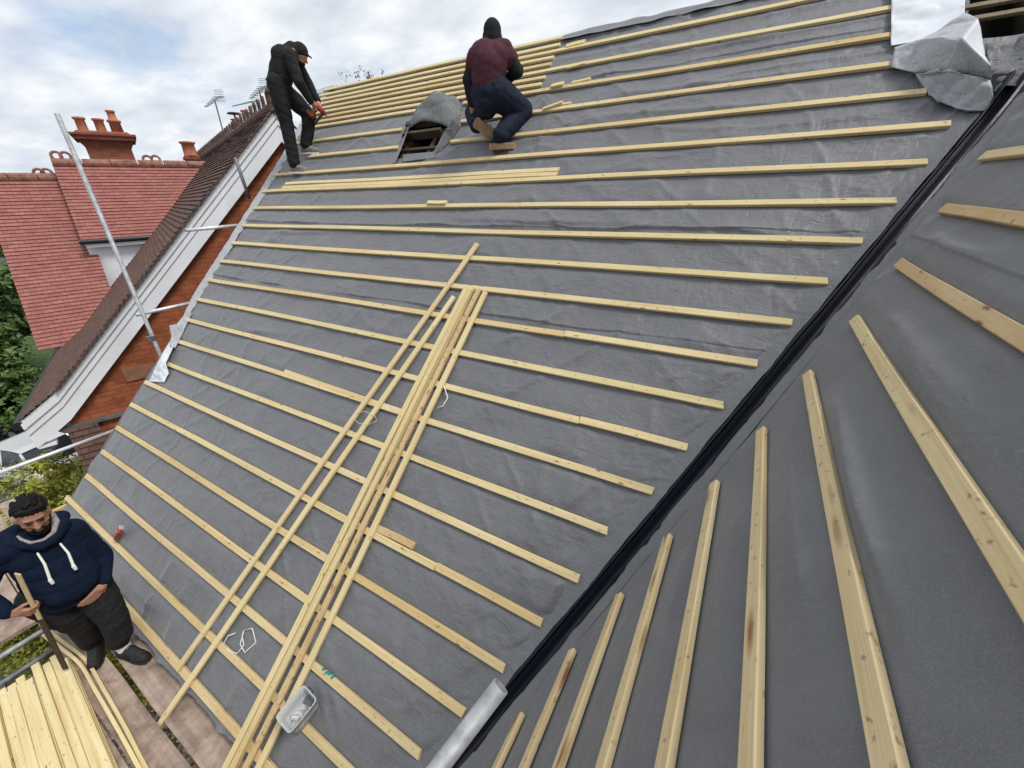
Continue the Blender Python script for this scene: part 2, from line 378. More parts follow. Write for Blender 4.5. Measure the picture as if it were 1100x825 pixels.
# ------------------------------------------------------------------ world, sun, camera
SUN_EL, SUN_AZ = R_(58), R_(84)     # azimuth from +Y towards +X
def make_world():
    w = bpy.data.worlds.new('World'); sc.world = w; w.use_nodes = True; nt = w.node_tree
    bg = nt.nodes['Background']
    sky = nd(nt, 'ShaderNodeTexSky', sky_type='NISHITA'); sky.sun_disc = False
    sky.sun_elevation = SUN_EL; sky.sun_rotation = SUN_AZ; sky.air_density = 1.; sky.dust_density = .6; sky.altitude = 100
    tc = nd(nt, 'ShaderNodeTexCoord')
    # project the view direction onto a cloud layer overhead
    sep = nd(nt, 'ShaderNodeSeparateXYZ'); lk(nt, tc.outputs['Generated'], sep.inputs[0])
    mx = nd(nt, 'ShaderNodeMath', operation='MAXIMUM'); lk(nt, sep.outputs[2], mx.inputs[0]); mx.inputs[1].default_value = 0.0
    ad = nd(nt, 'ShaderNodeMath', operation='ADD'); lk(nt, mx.outputs[0], ad.inputs[0]); ad.inputs[1].default_value = .22
    cb = nd(nt, 'ShaderNodeCombineXYZ')
    for i in (0, 1):
        dv = nd(nt, 'ShaderNodeMath', operation='DIVIDE'); lk(nt, sep.outputs[i], dv.inputs[0]); lk(nt, ad.outputs[0], dv.inputs[1]); lk(nt, dv.outputs[0], cb.inputs[i])
    mp = nd(nt, 'ShaderNodeMapping'); mp.inputs['Rotation'].default_value = (0, 0, .5); mp.inputs['Scale'].default_value = (1., 1.5, 1); mp.inputs['Location'].default_value = (3.3, 1.2, 0)
    lk(nt, cb.outputs[0], mp.inputs[0])
    a = noise(nt, mp.outputs[0], 1.15, 9, .56, .35); c = noise(nt, mp.outputs[0], 2.6, 8, .55, .2)
    cover = ramp(nt, a.outputs[0], [(.27, (0,) * 3), (.43, (.90,) * 3), (.54, (1,) * 3)])
    shade = ramp(nt, c.outputs[0], [(.30, (4.9, 5.3, 5.9)), (.5, (6.3, 6.65, 7.15)), (.64, (7.7, 7.85, 8.0))])
    col = mixc(nt, cover.outputs[0], mixc(nt, .55, sky.outputs[0], (3.6, 5.0, 7.2)), shade.outputs[0])
    lk(nt, col, bg.inputs['Color']); bg.inputs['Strength'].default_value = .10
make_world()
sd = bpy.data.lights.new('sun', 'SUN'); sd.energy = 2.1; sd.angle = R_(16); sd.color = (1, .965, .91)
so = bpy.data.objects.new('sun', sd); COL.objects.link(so)
dv = Vector((math.sin(SUN_AZ) * math.cos(SUN_EL), math.cos(SUN_AZ) * math.cos(SUN_EL), math.sin(SUN_EL)))
so.rotation_euler = dv.to_track_quat('Z', 'Y').to_euler(); so.location = (0, 0, 40)
cd = bpy.data.cameras.new('camera'); co = bpy.data.objects.new('camera', cd); COL.objects.link(co)
cd.sensor_width = 36; cd.lens = F_PX / 1100 * 36; cd.clip_start = .02; cd.clip_end = 3000
mm = Matrix((Vector(RT), Vector(UP), Vector(-FW))).transposed().to_4x4(); mm.translation = Vector(CAM); co.matrix_world = mm
sc.camera = co
vs = sc.view_settings; vs.view_transform = 'Standard'; vs.look = 'None'; vs.gamma = 1; vs.exposure = 0.38; vs.use_curve_mapping = False
sc.cycles.use_denoising = True
sc.cycles.max_bounces = 6

# ------------------------------------------------------------------ ground
def sheet(name, pts, z, mat):
    mb = MB(); mb.add([(x, y, z) for x, y in pts], [tuple(range(len(pts)))]); o = mb.build(name, mat); o['kind'] = 'structure'; return o
sheet('ground', [(-700, -700), (700, -700), (700, 700), (-700, 700)], 0, MT['ground'])
sheet('lawn', [(-60, 2), (-26, -8), (-26, 40), (-60, 60)], .004, MT['lawn'])
sheet('gravel_path', [(-10.5, -6), (3, -6), (3, .4), (-10.5, .4)], .004, MT['gravel'])

# ------------------------------------------------------------------ the house being re-roofed
house = thing('house', 'house with stripped roof under grey membrane and rows of pale timber battens', 'house', (-2, 4, 0))
XV = -6.63
S_EAVE = s_row(17.25); S_RIDGE = s_row(-5.92)
HX0, HX1, HS0, HS1 = -4.17, -3.55, s_row(-.45), s_row(-2.75)   # vent opening in the slope
GX, GS = 1.0, s_row(-2.5)                                     # bare rafters beyond this corner
def crease(u, v, segs):
    h = 0
    for (a, b, amp, w) in segs:
        a = np.array(a); b = np.array(b); d = b - a; L = math.hypot(*d); d = d / L
        t = ((u - a[0]) * d[0] + (v - a[1]) * d[1]) / L; e = (u - a[0]) * -d[1] + (v - a[1]) * d[0] + .012 * np.sin(t * 7 + a[0] * 9)
        env = np.clip(t / .15, 0, 1) * np.clip((1 - t) / .35, 0, 1) * np.clip(t * 1.6 + .3, 0, 1)
        h = h + amp * env * np.exp(-(np.abs(e) / np.where(e > 0, w * 1.1, w * .38)) ** 1.5)
    return h
_rc = random.Random(5)
CM = [(mxs(*a), mxs(*b), am, w) for a, b, am, w in (((122, 612), (190, 672), .016, .06), ((140, 598), (240, 692), .013, .06), ((352, 704), (368, 800), .012, .04), ((343, 712), (352, 795), .010, .03),
      ((470, 480), (430, 560), .012, .03), ((640, 500), (600, 560), .012, .04), ((330, 470), (360, 520), .012, .03), ((250, 500), (262, 560), .012, .03), ((760, 245), (900, 262), .016, .04), ((470, 236), (700, 243), .014, .05),
      ((200, 350), (330, 362), .014, .04), ((270, 250), (420, 250), .014, .04), ((640, 70), (900, 30), .015, .05), ((650, 105), (930, 70), .014, .05), ((620, 130), (900, 105), .014, .05))]
for _ in range(46):                      # short creases anywhere, mostly askew
    x_ = _rc.uniform(-6.4, .4); s_ = _rc.uniform(s_row(16), s_row(-4)); a_ = _rc.choice((_rc.gauss(.9, .3), _rc.gauss(-.8, .3), _rc.gauss(0, .15), _rc.gauss(1.5, .2))); l_ = _rc.uniform(.15, .5)
    CM.append(((x_, s_), (x_ + l_ * math.cos(a_), s_ + l_ * math.sin(a_)), _rc.uniform(.004, .010) * _rc.choice((1, 1, -1)), _rc.uniform(.02, .05)))
for k_ in range(0, 16):                  # pulls from the batten ends into the valley
    xv_ = x_valley(s_row(k_)); 
    for _ in range(3):
        x_ = xv_ - _rc.uniform(.25, .55); s_ = s_row(k_) + _rc.uniform(-.25, .1); CM.append(((x_, s_), (x_ + _rc.uniform(.15, .35), s_ + _rc.uniform(.1, .4)), _rc.uniform(.005, .010), _rc.uniform(.02, .045)))
CW = [(wyt(*a), wyt(*b), am, w) for a, b, am, w in (((893, 412), (1000, 760), .042, .11), ((842, 450), (905, 810), .022, .08), ((795, 540), (770, 810), .020, .07), ((745, 575), (690, 815), .018, .06),
      ((960, 335), (1095, 510), .022, .10), ((1000, 250), (1090, 285), .02, .06), ((930, 345), (1090, 560), .018, .08), ((640, 700), (600, 820), .008, .05))]
def main_h(x, s):
    xv = x_valley(s)
    h = .007 * fbm(x * 1.1, s * 1.6, 3)
    # creases running down the slope and askew, strongest low down on the verge side and along the valley
    a = (x + s * .25) * 2.6; h = h + .016 * ridged(a + .5 * vnoise(x * 1.5, s * 1.5, 9), s * .55, 21, 9) * (.35 + .65 * np.clip(vnoise(x * .7, s * .7, 33) + .3, 0, 1))
    b = (x * .75 - s * .8); c = (x * .8 + s * .75)
    h = h + .015 * ridged(b * 2.2, c * .7, 41, 9) * np.clip(vnoise(x * .9, s * .9, 47) + .35, 0, 1)
    h = h + .013 * ridged(c * 3.0, b * .8, 51, 10) * np.clip(vnoise(x * .8, s * .8, 57) + .25, 0, 1)
    h = h + .012 * ridged(s * 3.1, x * .55, 61, 8) * np.clip((s - s_row(3)) * .8, 0, 1)
    low = np.clip(1.6 - (s - S_EAVE), 0, 1.2); h = h + .026 * low * ridged((x + .1 * s) * 1.9, s * .35, 71, 8)
    dv_ = np.abs(xv - x); nv = np.exp(-dv_ / .22)
    h = h + nv * (.014 * ridged(b * 5, c * 1.3, 81, 6) + .010 * fbm(x * 6, s * 6, 91, 3))
    h = h + .007 * ridged(b * 6.5 + vnoise(x * 3, s * 3, 2), c * 4.5, 95, 5) * np.clip(vnoise(x * 1.3, s * 1.3, 97) + .3, 0, 1) + .006 * ridged(c * 7.5, b * 4, 98, 5) * np.clip(vnoise(x * 1.1, s * 1.4, 99) + .3, 0, 1)
    h = h + crease(x, s, CM)
    # laps of the strips
    for k0, amp in ((2.75, .017), (5.72, .014), (-3.35, .013)):
        sk = s_row(k0) + .012 * vnoise(x * 1.7, 0 * s, 5) ; d = s - sk
        h = h + amp * (.55 + .6 * vnoise(x * 2.3, 0 * s + k0, 15)) * (d > 0) * np.exp(-np.clip(d, 0, 9) / .12)
    dist_row = np.abs(((S0 - s) / GA + .5) % 1 - .5) * GA
    pin = np.clip((dist_row - .015) / .06, .12, 1)
    near = np.clip((dv_ - .07) / .10, 0, 1)
    h = h * (1.4 - 1.15 * np.clip((s - s_row(-2.5)) / .2, 0, 1) * np.clip((-2.2 - x) / .3, 0, 1))
    return h * pin * near - .003 - .012 * (1 - near)
def uniq(a): return np.unique(np.round(a, 5))
xs = uniq(np.concatenate([np.arange(XV, 1.6, .019), [HX0, HX1, GX]])); xs = xs[np.diff(xs, prepend=-99) > .004]
laps = np.concatenate([s_row(k) + np.array([-.03, -.02, -.012, -.006, 0, .006, .012, .02, .03]) for k in (2.75, 5.72, -3.35)])
ss = uniq(np.concatenate([np.arange(S_EAVE, S_RIDGE, .019), [HS0, HS1, GS, S_RIDGE], laps])); ss = ss[np.diff(ss, prepend=-99) > .003]
Xg, Sg = np.meshgrid(xs, ss); Xg = np.minimum(Xg, x_valley(Sg))
Hg = main_h(Xg, Sg)
Pm = X3 * Xg[..., None] + E1 * (Sg + CAM @ E1)[..., None] + N1 * (O1 @ N1 + Hg)[..., None]
xc = (Xg[:-1, :-1] + Xg[1:, 1:]) / 2; scn = (Sg[:-1, :-1] + Sg[1:, 1:]) / 2
keep = ~((xc > HX0) & (xc < HX1) & (scn > HS0) & (scn < HS1)) & ~((xc > GX) & (scn > GS))
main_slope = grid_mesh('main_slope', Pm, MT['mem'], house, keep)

# battens of the main slope: (row, verge-side end x, valley-side end x) surveyed from the photograph
ends = {0: ((296, 188), (1019, 137)), 1: ((284, 206), (994, 179)), 2: ((274, 224), (961, 219)), 3: ((262, 243), (925, 261)), 4: ((250, 263), (888, 304)),
        5: ((238, 282), (850, 348)), 6: ((225, 302), (813, 392)), 7: ((213, 322), (777, 436)), 8: ((200, 345), (738, 483)), 9: ((189, 366), (702, 527)),
        10: ((179, 391), (653, 571)), 11: ((158, 411), (623, 621)), 12: ((143, 434), (583, 669)), 13: ((128, 459), (543, 718)), 14: ((112, 485), (500, 765)), 15: ((95, 511), (452, 812))}
BH = .003
def row(k, x0, x1, mat=None, seed=0, ds=0., w=.05):
    return batten('batten', M(x0, s_row(k) + ds, BH), M(x1, s_row(k) + ds * .6, BH), N1, w, .026, mat or MT['bat'], main_slope, .004, seed + int(k * 13) + 50, .01 * random.uniform(-1, 1))
breaks = {6: 607, 8: 623, 2: 560, 4: 500, 10: 330, 12: 470}
for k, (a, b) in ends.items():
    x0, x1 = mxs(*a)[0], mxs(*b)[0]
    if k in breaks:
        y = a[1] + (b[1] - a[1]) * (breaks[k] - a[0]) / (b[0] - a[0]); xm = mxs(breaks[k], y)[0]
        row(k, x0, xm - .002, seed=k); row(k, xm + .002, x1, seed=k + 77, ds=.004)
    else: row(k, x0, x1, seed=k)
row(16, -6.72, -1.2); row(17, -6.6, -2.2, seed=3, w=.06); row(17, -2.197, -1.05, seed=8, w=.06)
row(-1, mxs(338, 167)[0] - .1, HX0 - .02); row(-1, mxs(487, 150)[0], mxs(993, 102)[0], seed=5)
row(-2, -6.62, HX0 - .13); row(-2, HX1 + .12, mxs(957, 71)[0] + .05, seed=6)
for i, k in enumerate((-3, -4, -5)):
    if k == -3: row(k, -6.6, HX0 + .02); row(k, HX1 + .1, mxs(957, 42)[0] + .05, seed=9)
    else: row(k, -6.62 - .05 * i, .62 if k == -4 else .12, seed=20 + i)
xe = {-3.333: (583, 91), -3.667: (587, 84), -4.333: (593, 70), -4.667: (596, 62), -5.333: (602, 50), -5.72: (604, 43)}
for k, p in xe.items():
    x1 = mxs(*p)[0]
    if k == -3.333: row(k, -6.64, -4.12); row(k, HX1 - .05, x1, seed=4)
    else: row(k, -6.66 - .03 * abs(k + 3), x1)

# ridge membrane over the top, back slope, wing slopes, walls: closed shell so the attic is dark
RZ = M(0, S_RIDGE)[2]; RY = M(0, S_RIDGE)[1]; EZ = M(0, S_EAVE)[2]; EY = M(0, S_EAVE)[1]
t_r = (RZ - W(0, 0)[2]) / E2[2]; WRX = W(0, t_r)[0]           # wing ridge
BY = 2 * RY - EY
mb = MB()
mb.add([(-6.87, RY, RZ - .004), (9, RY, RZ - .004), (9, BY, EZ), (-4.2, BY, EZ), (-4.6, RY + 2.2, RZ - 2.15)], [(0, 1, 2, 3, 4)])
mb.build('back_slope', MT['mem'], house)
xr = 2 * WRX
mb = MB()
sv = [S_EAVE, s_row(8), s_row(0), S_RIDGE]
for a, b in zip(sv[:-1], sv[1:]):
    mb.add([M(xr - x_valley(a), a), M(9, a), M(9, b), M(xr - x_valley(b), b)], [(0, 1, 2, 3)])
t_e = (EZ - W(0, 0)[2]) / E2[2]; WY0 = -2.6
def mir(p): return np.array([xr - p[0], p[1], p[2]])
mb.add([mir(W(WY0, t_e)), mir(W(y_valley(t_e), t_e)), mir(W(y_valley(t_r), t_r)), mir(W(WY0, t_r))], [(0, 1, 2, 3)])
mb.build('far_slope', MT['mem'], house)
# wing slope in view
def wing_h(y, t):
    yv = y_valley(t)
    h = .009 * fbm(y * .8, t * 1.4, 103, 3)
    f = (t + .05 * vnoise(y * 1.1, t * 1.1, 105)) * 2.3
    h = h + .034 * ridged(f, y * .45, 111, 2.5) * np.clip(vnoise(y * .6, t * .9, 113) + .55, 0, 1)
    d = y * .6 + t * .8; e = y * .8 - t * .6
    h = h + .013 * ridged(e * 2.4, d * .6, 121, 8) * np.clip(vnoise(y * .9, t * .9, 123) + .2, 0, 1)
    nv = np.exp(-np.abs(yv - y) / .25)
    h = h + nv * (.012 * ridged(e * 4.5, d * 1.2, 131, 6) + .008 * fbm(y * 5, t * 5, 133, 3))
    fan = np.exp(-np.abs(yv - y) / .8); ang = (t - t_row(1.5)) / (.4 + np.abs(y - y_valley(t)))
    h = h + .016 * fan * ridged(ang * 3.3, 0 * t, 141, 6)
    h = h + crease(y, t, CW)
    kk = t_row(-1.45) + .01 * vnoise(y * 2, 0 * t, 7); dd = t - kk
    h = h + .007 * (dd > 0) * np.exp(-np.clip(dd, 0, 9) / .1)
    dr = np.abs(((T0 - t) / GW + .5) % 1 - .5) * GW
    near = np.clip((np.abs(yv - y) - .26) / .16, 0, 1)
    return h * np.clip((dr - .012) / .05, .3, 1) * near - .003 - .012 * (1 - near)
ts = uniq(np.concatenate([np.arange(t_e, t_r, .017), [t_r], t_row(-1.45) + np.array([-.012, -.006, 0, .006, .012])])); ts = ts[np.diff(ts, prepend=-99) > .003]
ys = np.arange(WY0, 5.9, .024)
Yg, Tg = np.meshgrid(ys, ts); Yg = np.minimum(Yg, y_valley(Tg)); Hw = wing_h(Yg, Tg)
Pw = Y3 * Yg[..., None] + E2 * (Tg + CAM @ E2)[..., None] + N2 * (O2 @ N2 + Hw)[..., None]
yc = (Yg[:-1, :-1] + Yg[1:, 1:]) / 2
wing_slope = grid_mesh('wing_slope', Pw[:, ::-1], MT['memw'], house)
wends = {0: (922, 345), 1: (871, 404), 2: (823, 463), 3: (772, 521), 4: (721, 579), 5: (669, 642), 6: (615, 703), 7: (561, 771), -1: (968, 286), -2: (1015, 228), -3: (1060, 170), -4: (1107, 120)}
for k, p in wends.items():
    y1 = wyt(*p)[0]
    batten('batten', W(y1, t_row(k), BH), W(WY0 + .3, t_row(k) + random.uniform(-.008, .008), BH), N2, .05, .026,
           MT['batb'] if k in (-1, -2) else MT['batw'], wing_slope, .005, 300 + k, .01)
# walls
wy = EY + .3; mb = MB()
def wall(p, q, z0, z1): 
    p, q = np.array([*p, 0.]), np.array([*q, 0.]); u = (q - p) / np.linalg.norm(q - p)
    mb.poly([p + Z3 * z0, q + Z3 * z0, q + Z3 * z1, p + Z3 * z1], u, Z3)
ex = W(0, t_e)[0] + .3
wall((-6.45, wy), (ex, wy), 0, EZ + .1); wall((ex, wy), (ex, WY0 + .2), 0, EZ + .1); wall((ex, WY0 + .2), (xr - ex, WY0 + .2), 0, EZ + .1)
wall((xr - ex, WY0 + .2), (xr - ex, wy), 0, EZ + .1); wall((xr - ex, wy), (8.7, wy), 0, EZ + .1); wall((8.7, wy), (8.7, BY - .3), 0, EZ + .1)
wall((8.7, BY - .3), (-4.0, BY - .3), 0, EZ + .1); wall((-4.0, BY - .3), (-6.45, RY + .3), 0, EZ + .1); wall((-6.45, RY + .3), (-6.45, wy), 0, EZ + .1)
mb.poly([(-6.45, wy, EZ + .1), (-6.45, RY + .25, EZ + .1), (-6.45, RY + .25, RZ - .35), (-6.45, RY, RZ - .1), (-6.45, wy, EZ + .22)], Y3, Z3)
mb.poly([(-6.45, RY + .25, EZ + .1), (-4.0, BY - .3, EZ + .1), (-4.3, RY + 2.2, RZ - 2.2), (-6.45, RY + .25, RZ - .35)], X3, Z3)
mb.poly([(8.7, wy, EZ + .1), (8.7, BY - .3, EZ + .1), (8.7, RY, RZ - .05)], Y3, Z3)
mb.poly([(ex, WY0 + .2, EZ + .1), (xr - ex, WY0 + .2, EZ + .1), (WRX, WY0 + .2, RZ - .05)], X3, Z3)
mb.build('wall', MT['brick'], house)
# attic seen through the two openings: rafters, laths, felt floor
mb = MB()
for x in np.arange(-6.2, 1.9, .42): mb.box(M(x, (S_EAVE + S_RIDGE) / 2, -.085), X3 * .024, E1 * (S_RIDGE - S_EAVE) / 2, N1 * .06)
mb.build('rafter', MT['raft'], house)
for (pa, pb) in (((1030, 12), (1092, -6)), ((1032, 25), (1112, 2))):
    a, b = mxs(*pa), mxs(*pb); sm = a[1]
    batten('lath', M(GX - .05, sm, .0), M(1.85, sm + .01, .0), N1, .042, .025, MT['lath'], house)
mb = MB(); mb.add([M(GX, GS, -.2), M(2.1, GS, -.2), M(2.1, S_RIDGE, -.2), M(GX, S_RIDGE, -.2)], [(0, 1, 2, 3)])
mb.build('attic_shade_sheet', plain('attic_dark', (.004, .0035, .003), .95, .05), house)  # black sheet added behind the opening, paints the shade of the attic
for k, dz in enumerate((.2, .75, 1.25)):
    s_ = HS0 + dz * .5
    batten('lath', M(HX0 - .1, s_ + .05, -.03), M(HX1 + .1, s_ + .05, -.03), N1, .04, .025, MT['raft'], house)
mb = MB(); mb.box(M((HX0 + HX1) / 2 + .02, (HS0 + HS1) / 2 - .15, -.45), X3 * .5, E1 * .3, N1 * .02); mb.build('attic_floor', MT['silver'], house)

# valley liner: folded black trough along the valley line
def V(s): return M(x_valley(s), s)
vd = V(1.) - V(0.); vd /= np.linalg.norm(vd)
um = np.cross(N1, vd); um = um if um[0] < 0 else -um                 # away from the valley up the main slope
uw = np.cross(N2, vd); uw = uw if uw[0] > 0 else -uw                 # away from the valley on the wing
prof = [(um, .12, .0, N1), (um, .06, .010, N1), (um, .040, .034, N1), (um, .034, .034, N1), (um, .026, .012, N1), (um, .004, .004, N1),
        (uw, .020, .003, N2), (uw, .138, .014, N2), (uw, .142, .024, N2), (uw, .147, .024, N2), (uw, .150, .010, N2), (uw, .18, .002, N2)]
sa, sb = s_row(18.2), mxs(1092, 94)[1]
nst = 90; G = np.zeros((nst + 1, len(prof), 3))
for i in range(nst + 1):
    s_ = sa + (sb - sa) * i / nst; p = V(s_); lift = .06 * max(0, (i - nst + 5) / 5) ** 2
    for j, (u, dd, hh, n) in enumerate(prof):
        wob = .0012 * math.sin(i * .5 + j) + .003 * vnoise(i * .2, j * .5, 8)
        G[i, j] = p + u * (dd + wob * .8) + n * (hh + .3 * wob) + Z3 * lift
grid_mesh('valley_liner', G[:, ::-1], MT['black'], house, smooth=False)
def ribbon(name, centre, side, nrm, w0, w1, s0, s1, mat, h0, amp, seed, nseg=160, nw=8):
    G = np.zeros((nseg + 1, nw + 1, 3))
    for i in range(nseg + 1):
        s_ = s0 + (s1 - s0) * i / nseg; p = centre(s_)
        jag = .006 * vnoise(i * .09, seed, seed) + .003 * vnoise(i * .4, seed, seed + 3)
        for j in range(nw + 1):
            f = j / nw; d = w0 + (w1 - w0) * f + jag * (1 - f)
            G[i, j] = p + side * d + nrm * (h0 * (1 - f) - .006 * f + amp * (1 - f * .9) * (abs(vnoise(i * .22, f * 2.2, seed + 5)) + (1 - f) * .5 * abs(vnoise(i * .4, 0, seed + 9))))
    return grid_mesh(name, G, mat, house)
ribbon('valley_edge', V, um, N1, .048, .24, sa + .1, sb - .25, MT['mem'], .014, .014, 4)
ribbon('valley_edge', V, uw, N2, .153, .27, sa + .1, sb - .25, MT['memw'], .006, .006, 14)
# verge: pale felt strip dressed over the edge, and timber edge below
def VG(s): return M(XV, s)
nseg, nw = 200, 10; G = np.zeros((nseg + 1, nw + 1, 3)); sv0, sv1 = s_row(8.6), s_row(-6.0)
for i in range(nseg + 1):
    s_ = sv0 + (sv1 - sv0) * i / nseg; up_ = np.clip((s_ - s_row(5)) / 2.5, 0, 1)
    xo = -.02 - .13 * np.clip((s_ - s_row(8.4)) / .5, 0, 1) - .10 * np.clip((s_ - s_row(-1)) / 1.2, 0, 1)
    for j in range(nw + 1):
        f = j / nw; jag = .03 * vnoise(i * .12, 0, 3) + .02 * vnoise(i * .45, 0, 6)
        if f < .5: d = .06 + (xo - .06) * (f / .5) + (0 if j else jag * .6); h = .006 + .012 * abs(vnoise(i * .2, f * 3, 7)); p = M(XV + d, s_, h)
        else:
            g = (f - .5) / .5; p = M(XV + xo - .10 * g - .02 * abs(vnoise(i * .2, 1, 17)), s_, .006 - (.13 + .05 * up_) * g + jag * g)
        G[i, j] = p
grid_mesh('verge_strip', G, MT['felt'], house)
mb = MB(); mb.hexa([M(XV - .03, S_EAVE, -.10), M(XV - .002, S_EAVE, -.10), M(XV - .002, s_row(8.6), -.10), M(XV - .03, s_row(8.6), -.10),
                    M(XV - .03, S_EAVE, .004), M(XV - .002, S_EAVE, .004), M(XV - .002, s_row(8.6), .004), M(XV - .03, s_row(8.6), .004)])
mb.build('verge_board', MT['lead'], house)
# white curled flap at the verge
def patch(name, poly_px, nrm0, mat, parent, sub=5, amp=.01, seed=1, thick=.003, conv=None, label=None):
    """closed crumpled sheet through surveyed points ((px,py,height) on a slope)"""
    bm = bmesh.new(); vsl = [bm.verts.new(tuple(conv(*p))) for p in poly_px]
    bm.faces.new(vsl); bmesh.ops.triangulate(bm, faces=bm.faces[:])
    for _ in range(sub): bmesh.ops.subdivide_edges(bm, edges=[e for e in bm.edges if e.calc_length() > .03], cuts=1, use_grid_fill=True)
    bmesh.ops.triangulate(bm, faces=bm.faces[:])
    bm.normal_update()
    for v in bm.verts:
        if v.is_boundary: continue
        p = np.array(v.co); k = n3(p, 20, seed) * amp + (abs(n3(p, 44, seed + 4)) ** .6 - .4) * amp * 1.1
        v.co = Vector(p + nrm0 * k)
    me = bpy.data.meshes.new(name); bm.to_mesh(me); bm.free(); me.materials.append(mat)
    me.polygons.foreach_set('use_smooth', [True] * len(me.polygons))
    o = bpy.data.objects.new(name, me); sm = o.modifiers.new('s', 'SOLIDIFY'); sm.thickness = thick; sm.offset = 0
    return link(o, parent)
def cm(px, py, h): return hit(px, py, N1, O1 + N1 * h)
patch('verge_flap', [(183, 366, .05), (186, 372, .06), (178, 390, .07), (181, 401, .03), (176, 411, .015), (160, 409.5, .02), (168, 392, .07), (176, 377, .05)], N1, MT['under'], house, 4, .02, 5, conv=cm)
patch('verge_flap', [(206, 336, .03), (198, 338, .04), (190, 348, .05), (182, 350, .03), (184, 361, .04), (182, 372, .06), (188, 374, .05), (197, 356, .02)], N1, MT['felt'], house, 4, .02, 6, conv=cm)
# ridge strip right of the close rows
mb = MB()
def ridge_strip(x0, x1, name, mat, seed):
    n = int((x1 - x0) / .05); G = np.zeros((n + 1, 7, 3))
    for i in range(n + 1):
        x = x0 + (x1 - x0) * i / n
        for j in range(7):
            f = j / 6 * 2 - 1; jag = .02 * vnoise(i * .2, seed, seed)
            y = RY + f * .075; z = RZ + .012 - abs(f) * .075 + .010 * vnoise(i * .3, j, seed)
            G[i, j] = (x, y - .02 * (f < -.9) + jag * (abs(f) > .9), z)
    grid_mesh(name, G, mat, house)
ridge_strip(-2.42, 3.0, 'ridge_strip', MT['memw'], 3)
ridge_strip(-7.0, -6.45, 'ridge_strip', MT['felt'], 4)
# vent hood of felt over the opening
nU, nV = 30, 18; G = np.zeros((nV + 1, nU + 1, 3))
for i in range(nV + 1):
    v = i / nV                                           # 0 front lip, 1 where it dies into the slope
    for j in range(nU + 1):
        u = j / nU; w_ = 1 - .62 * v ** 2.2; sn_ = math.sin(math.pi * u)
        x = -3.80 + (u - .5) * .90 * w_
        hh = sn_ ** .7 * (.10 + .33 * v) * (1 - v) ** .62 if v < 1 else 0
        s_ = s_row(-1.75) + v * .56 - .05 * (1 - v) * (1 - sn_) + .02 * sn_ * (1 - v)
        G[i, j] = M(x + .010 * vnoise(u * 5, v * 5, 4), s_ + .01 * vnoise(u * 7, 0, 3) * (1 - v), .004 + max(0, hh) + .03 * vnoise(u * 4.2, v * 3.6, 5) * sn_ + .012 * vnoise(u * 11, v * 9, 6) * sn_)
G2 = G + 0
hood = grid_mesh('vent_hood', G2, MT['hood'], house); md = hood.modifiers.new('s', 'SOLIDIFY'); md.thickness = .012; md.offset = 0
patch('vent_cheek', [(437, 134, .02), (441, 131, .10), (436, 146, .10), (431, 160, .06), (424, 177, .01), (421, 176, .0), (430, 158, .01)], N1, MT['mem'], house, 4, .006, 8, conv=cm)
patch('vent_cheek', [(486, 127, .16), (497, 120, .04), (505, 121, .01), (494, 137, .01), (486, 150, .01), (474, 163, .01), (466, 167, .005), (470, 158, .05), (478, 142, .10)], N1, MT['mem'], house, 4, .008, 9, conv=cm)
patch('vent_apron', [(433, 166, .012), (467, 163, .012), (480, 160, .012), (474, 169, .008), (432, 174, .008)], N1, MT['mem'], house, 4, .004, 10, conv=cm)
mb = MB(); mb.box(M(-3.86, s_row(-1.55), .02), X3 * .31, E1 * .02, N1 * .05); mb.box(M(-3.86, s_row(-1.95), .07), X3 * .30, E1 * .03, N1 * .03)
mb.build('vent_frame', MT['raft'], house)

# loose folded end of membrane beside the bare rafters
lm = thing('loose_membrane', 'loose end of roof membrane folded back, white underside showing, beside the bare rafters', 'membrane', M(.75, GS - .2))
patch('white_fold', [(958, -40, .05), (1038, -40, .05), (1036, 20, .08), (1024, 21, .10), (1010, 31, .09), (1003, 36, .06), (985, 44, .05), (957, 49, .035)], N1, MT['under'], lm, 5, .016, 21, conv=cm)
patch('upper_fold', [(1010, 31, .10), (1022, 22, .12), (1038, 14, .14), (1050, 20, .18), (1033, 42, .24), (1020, 42, .2), (985, 44, .10), (1003, 38, .07)], N1, MT['silver'], lm, 5, .014, 22, conv=cm)
patch('hanging_fold', [(985, 43, .10), (1010, 40, .19), (1033, 42, .24), (1026, 58, .18), (1017, 78, .10), (1000, 79, .06), (983, 78, .05), (957, 72, .04), (961, 51, .05)], N1, MT['felt'], lm, 5, .020, 23, conv=cm)
patch('corner_fold', [(1033, 42, .24), (1065, 71, .20), (1065, 85, .12), (1040, 80, .09), (1017, 78, .10), (1026, 58, .18)], N1, MT['silver'], lm, 5, .016, 24, conv=cm)
patch('side_fold', [(1034, 41, .24), (1050, 20, .18), (1053, 30, .12), (1058, 60, .10), (1064, 71, .20)], N1, MT['under'], lm, 4, .006, 25, conv=cm)
patch('crumpled_fold', [(983, 79, .05), (1000, 80, .09), (1017, 79, .10), (1040, 82, .13), (1064, 86, .12), (1067, 104, .10), (1059, 119, .03), (1040, 118, .05), (1025, 115, .04), (1010, 108, .05), (993, 96, .02)], N1, MT['silver'], lm, 5, .045, 26, conv=cm)
cr = thing('crumpled_membrane', 'crumpled dark grey membrane bunched under the bare rafters at the top of the valley', 'membrane', M(1.25, s_row(-3)))
patch('upper_layer', [(1058, 46, .02), (1075, 45, .03), (1110, 44, .05), (1130, 60, .08), (1130, 90, .12), (1100, 92, .10), (1080, 92, .05), (1066, 100, .03), (1062, 70, .02)], N1, MT['mem'], cr, 5, .022, 31, conv=cm)
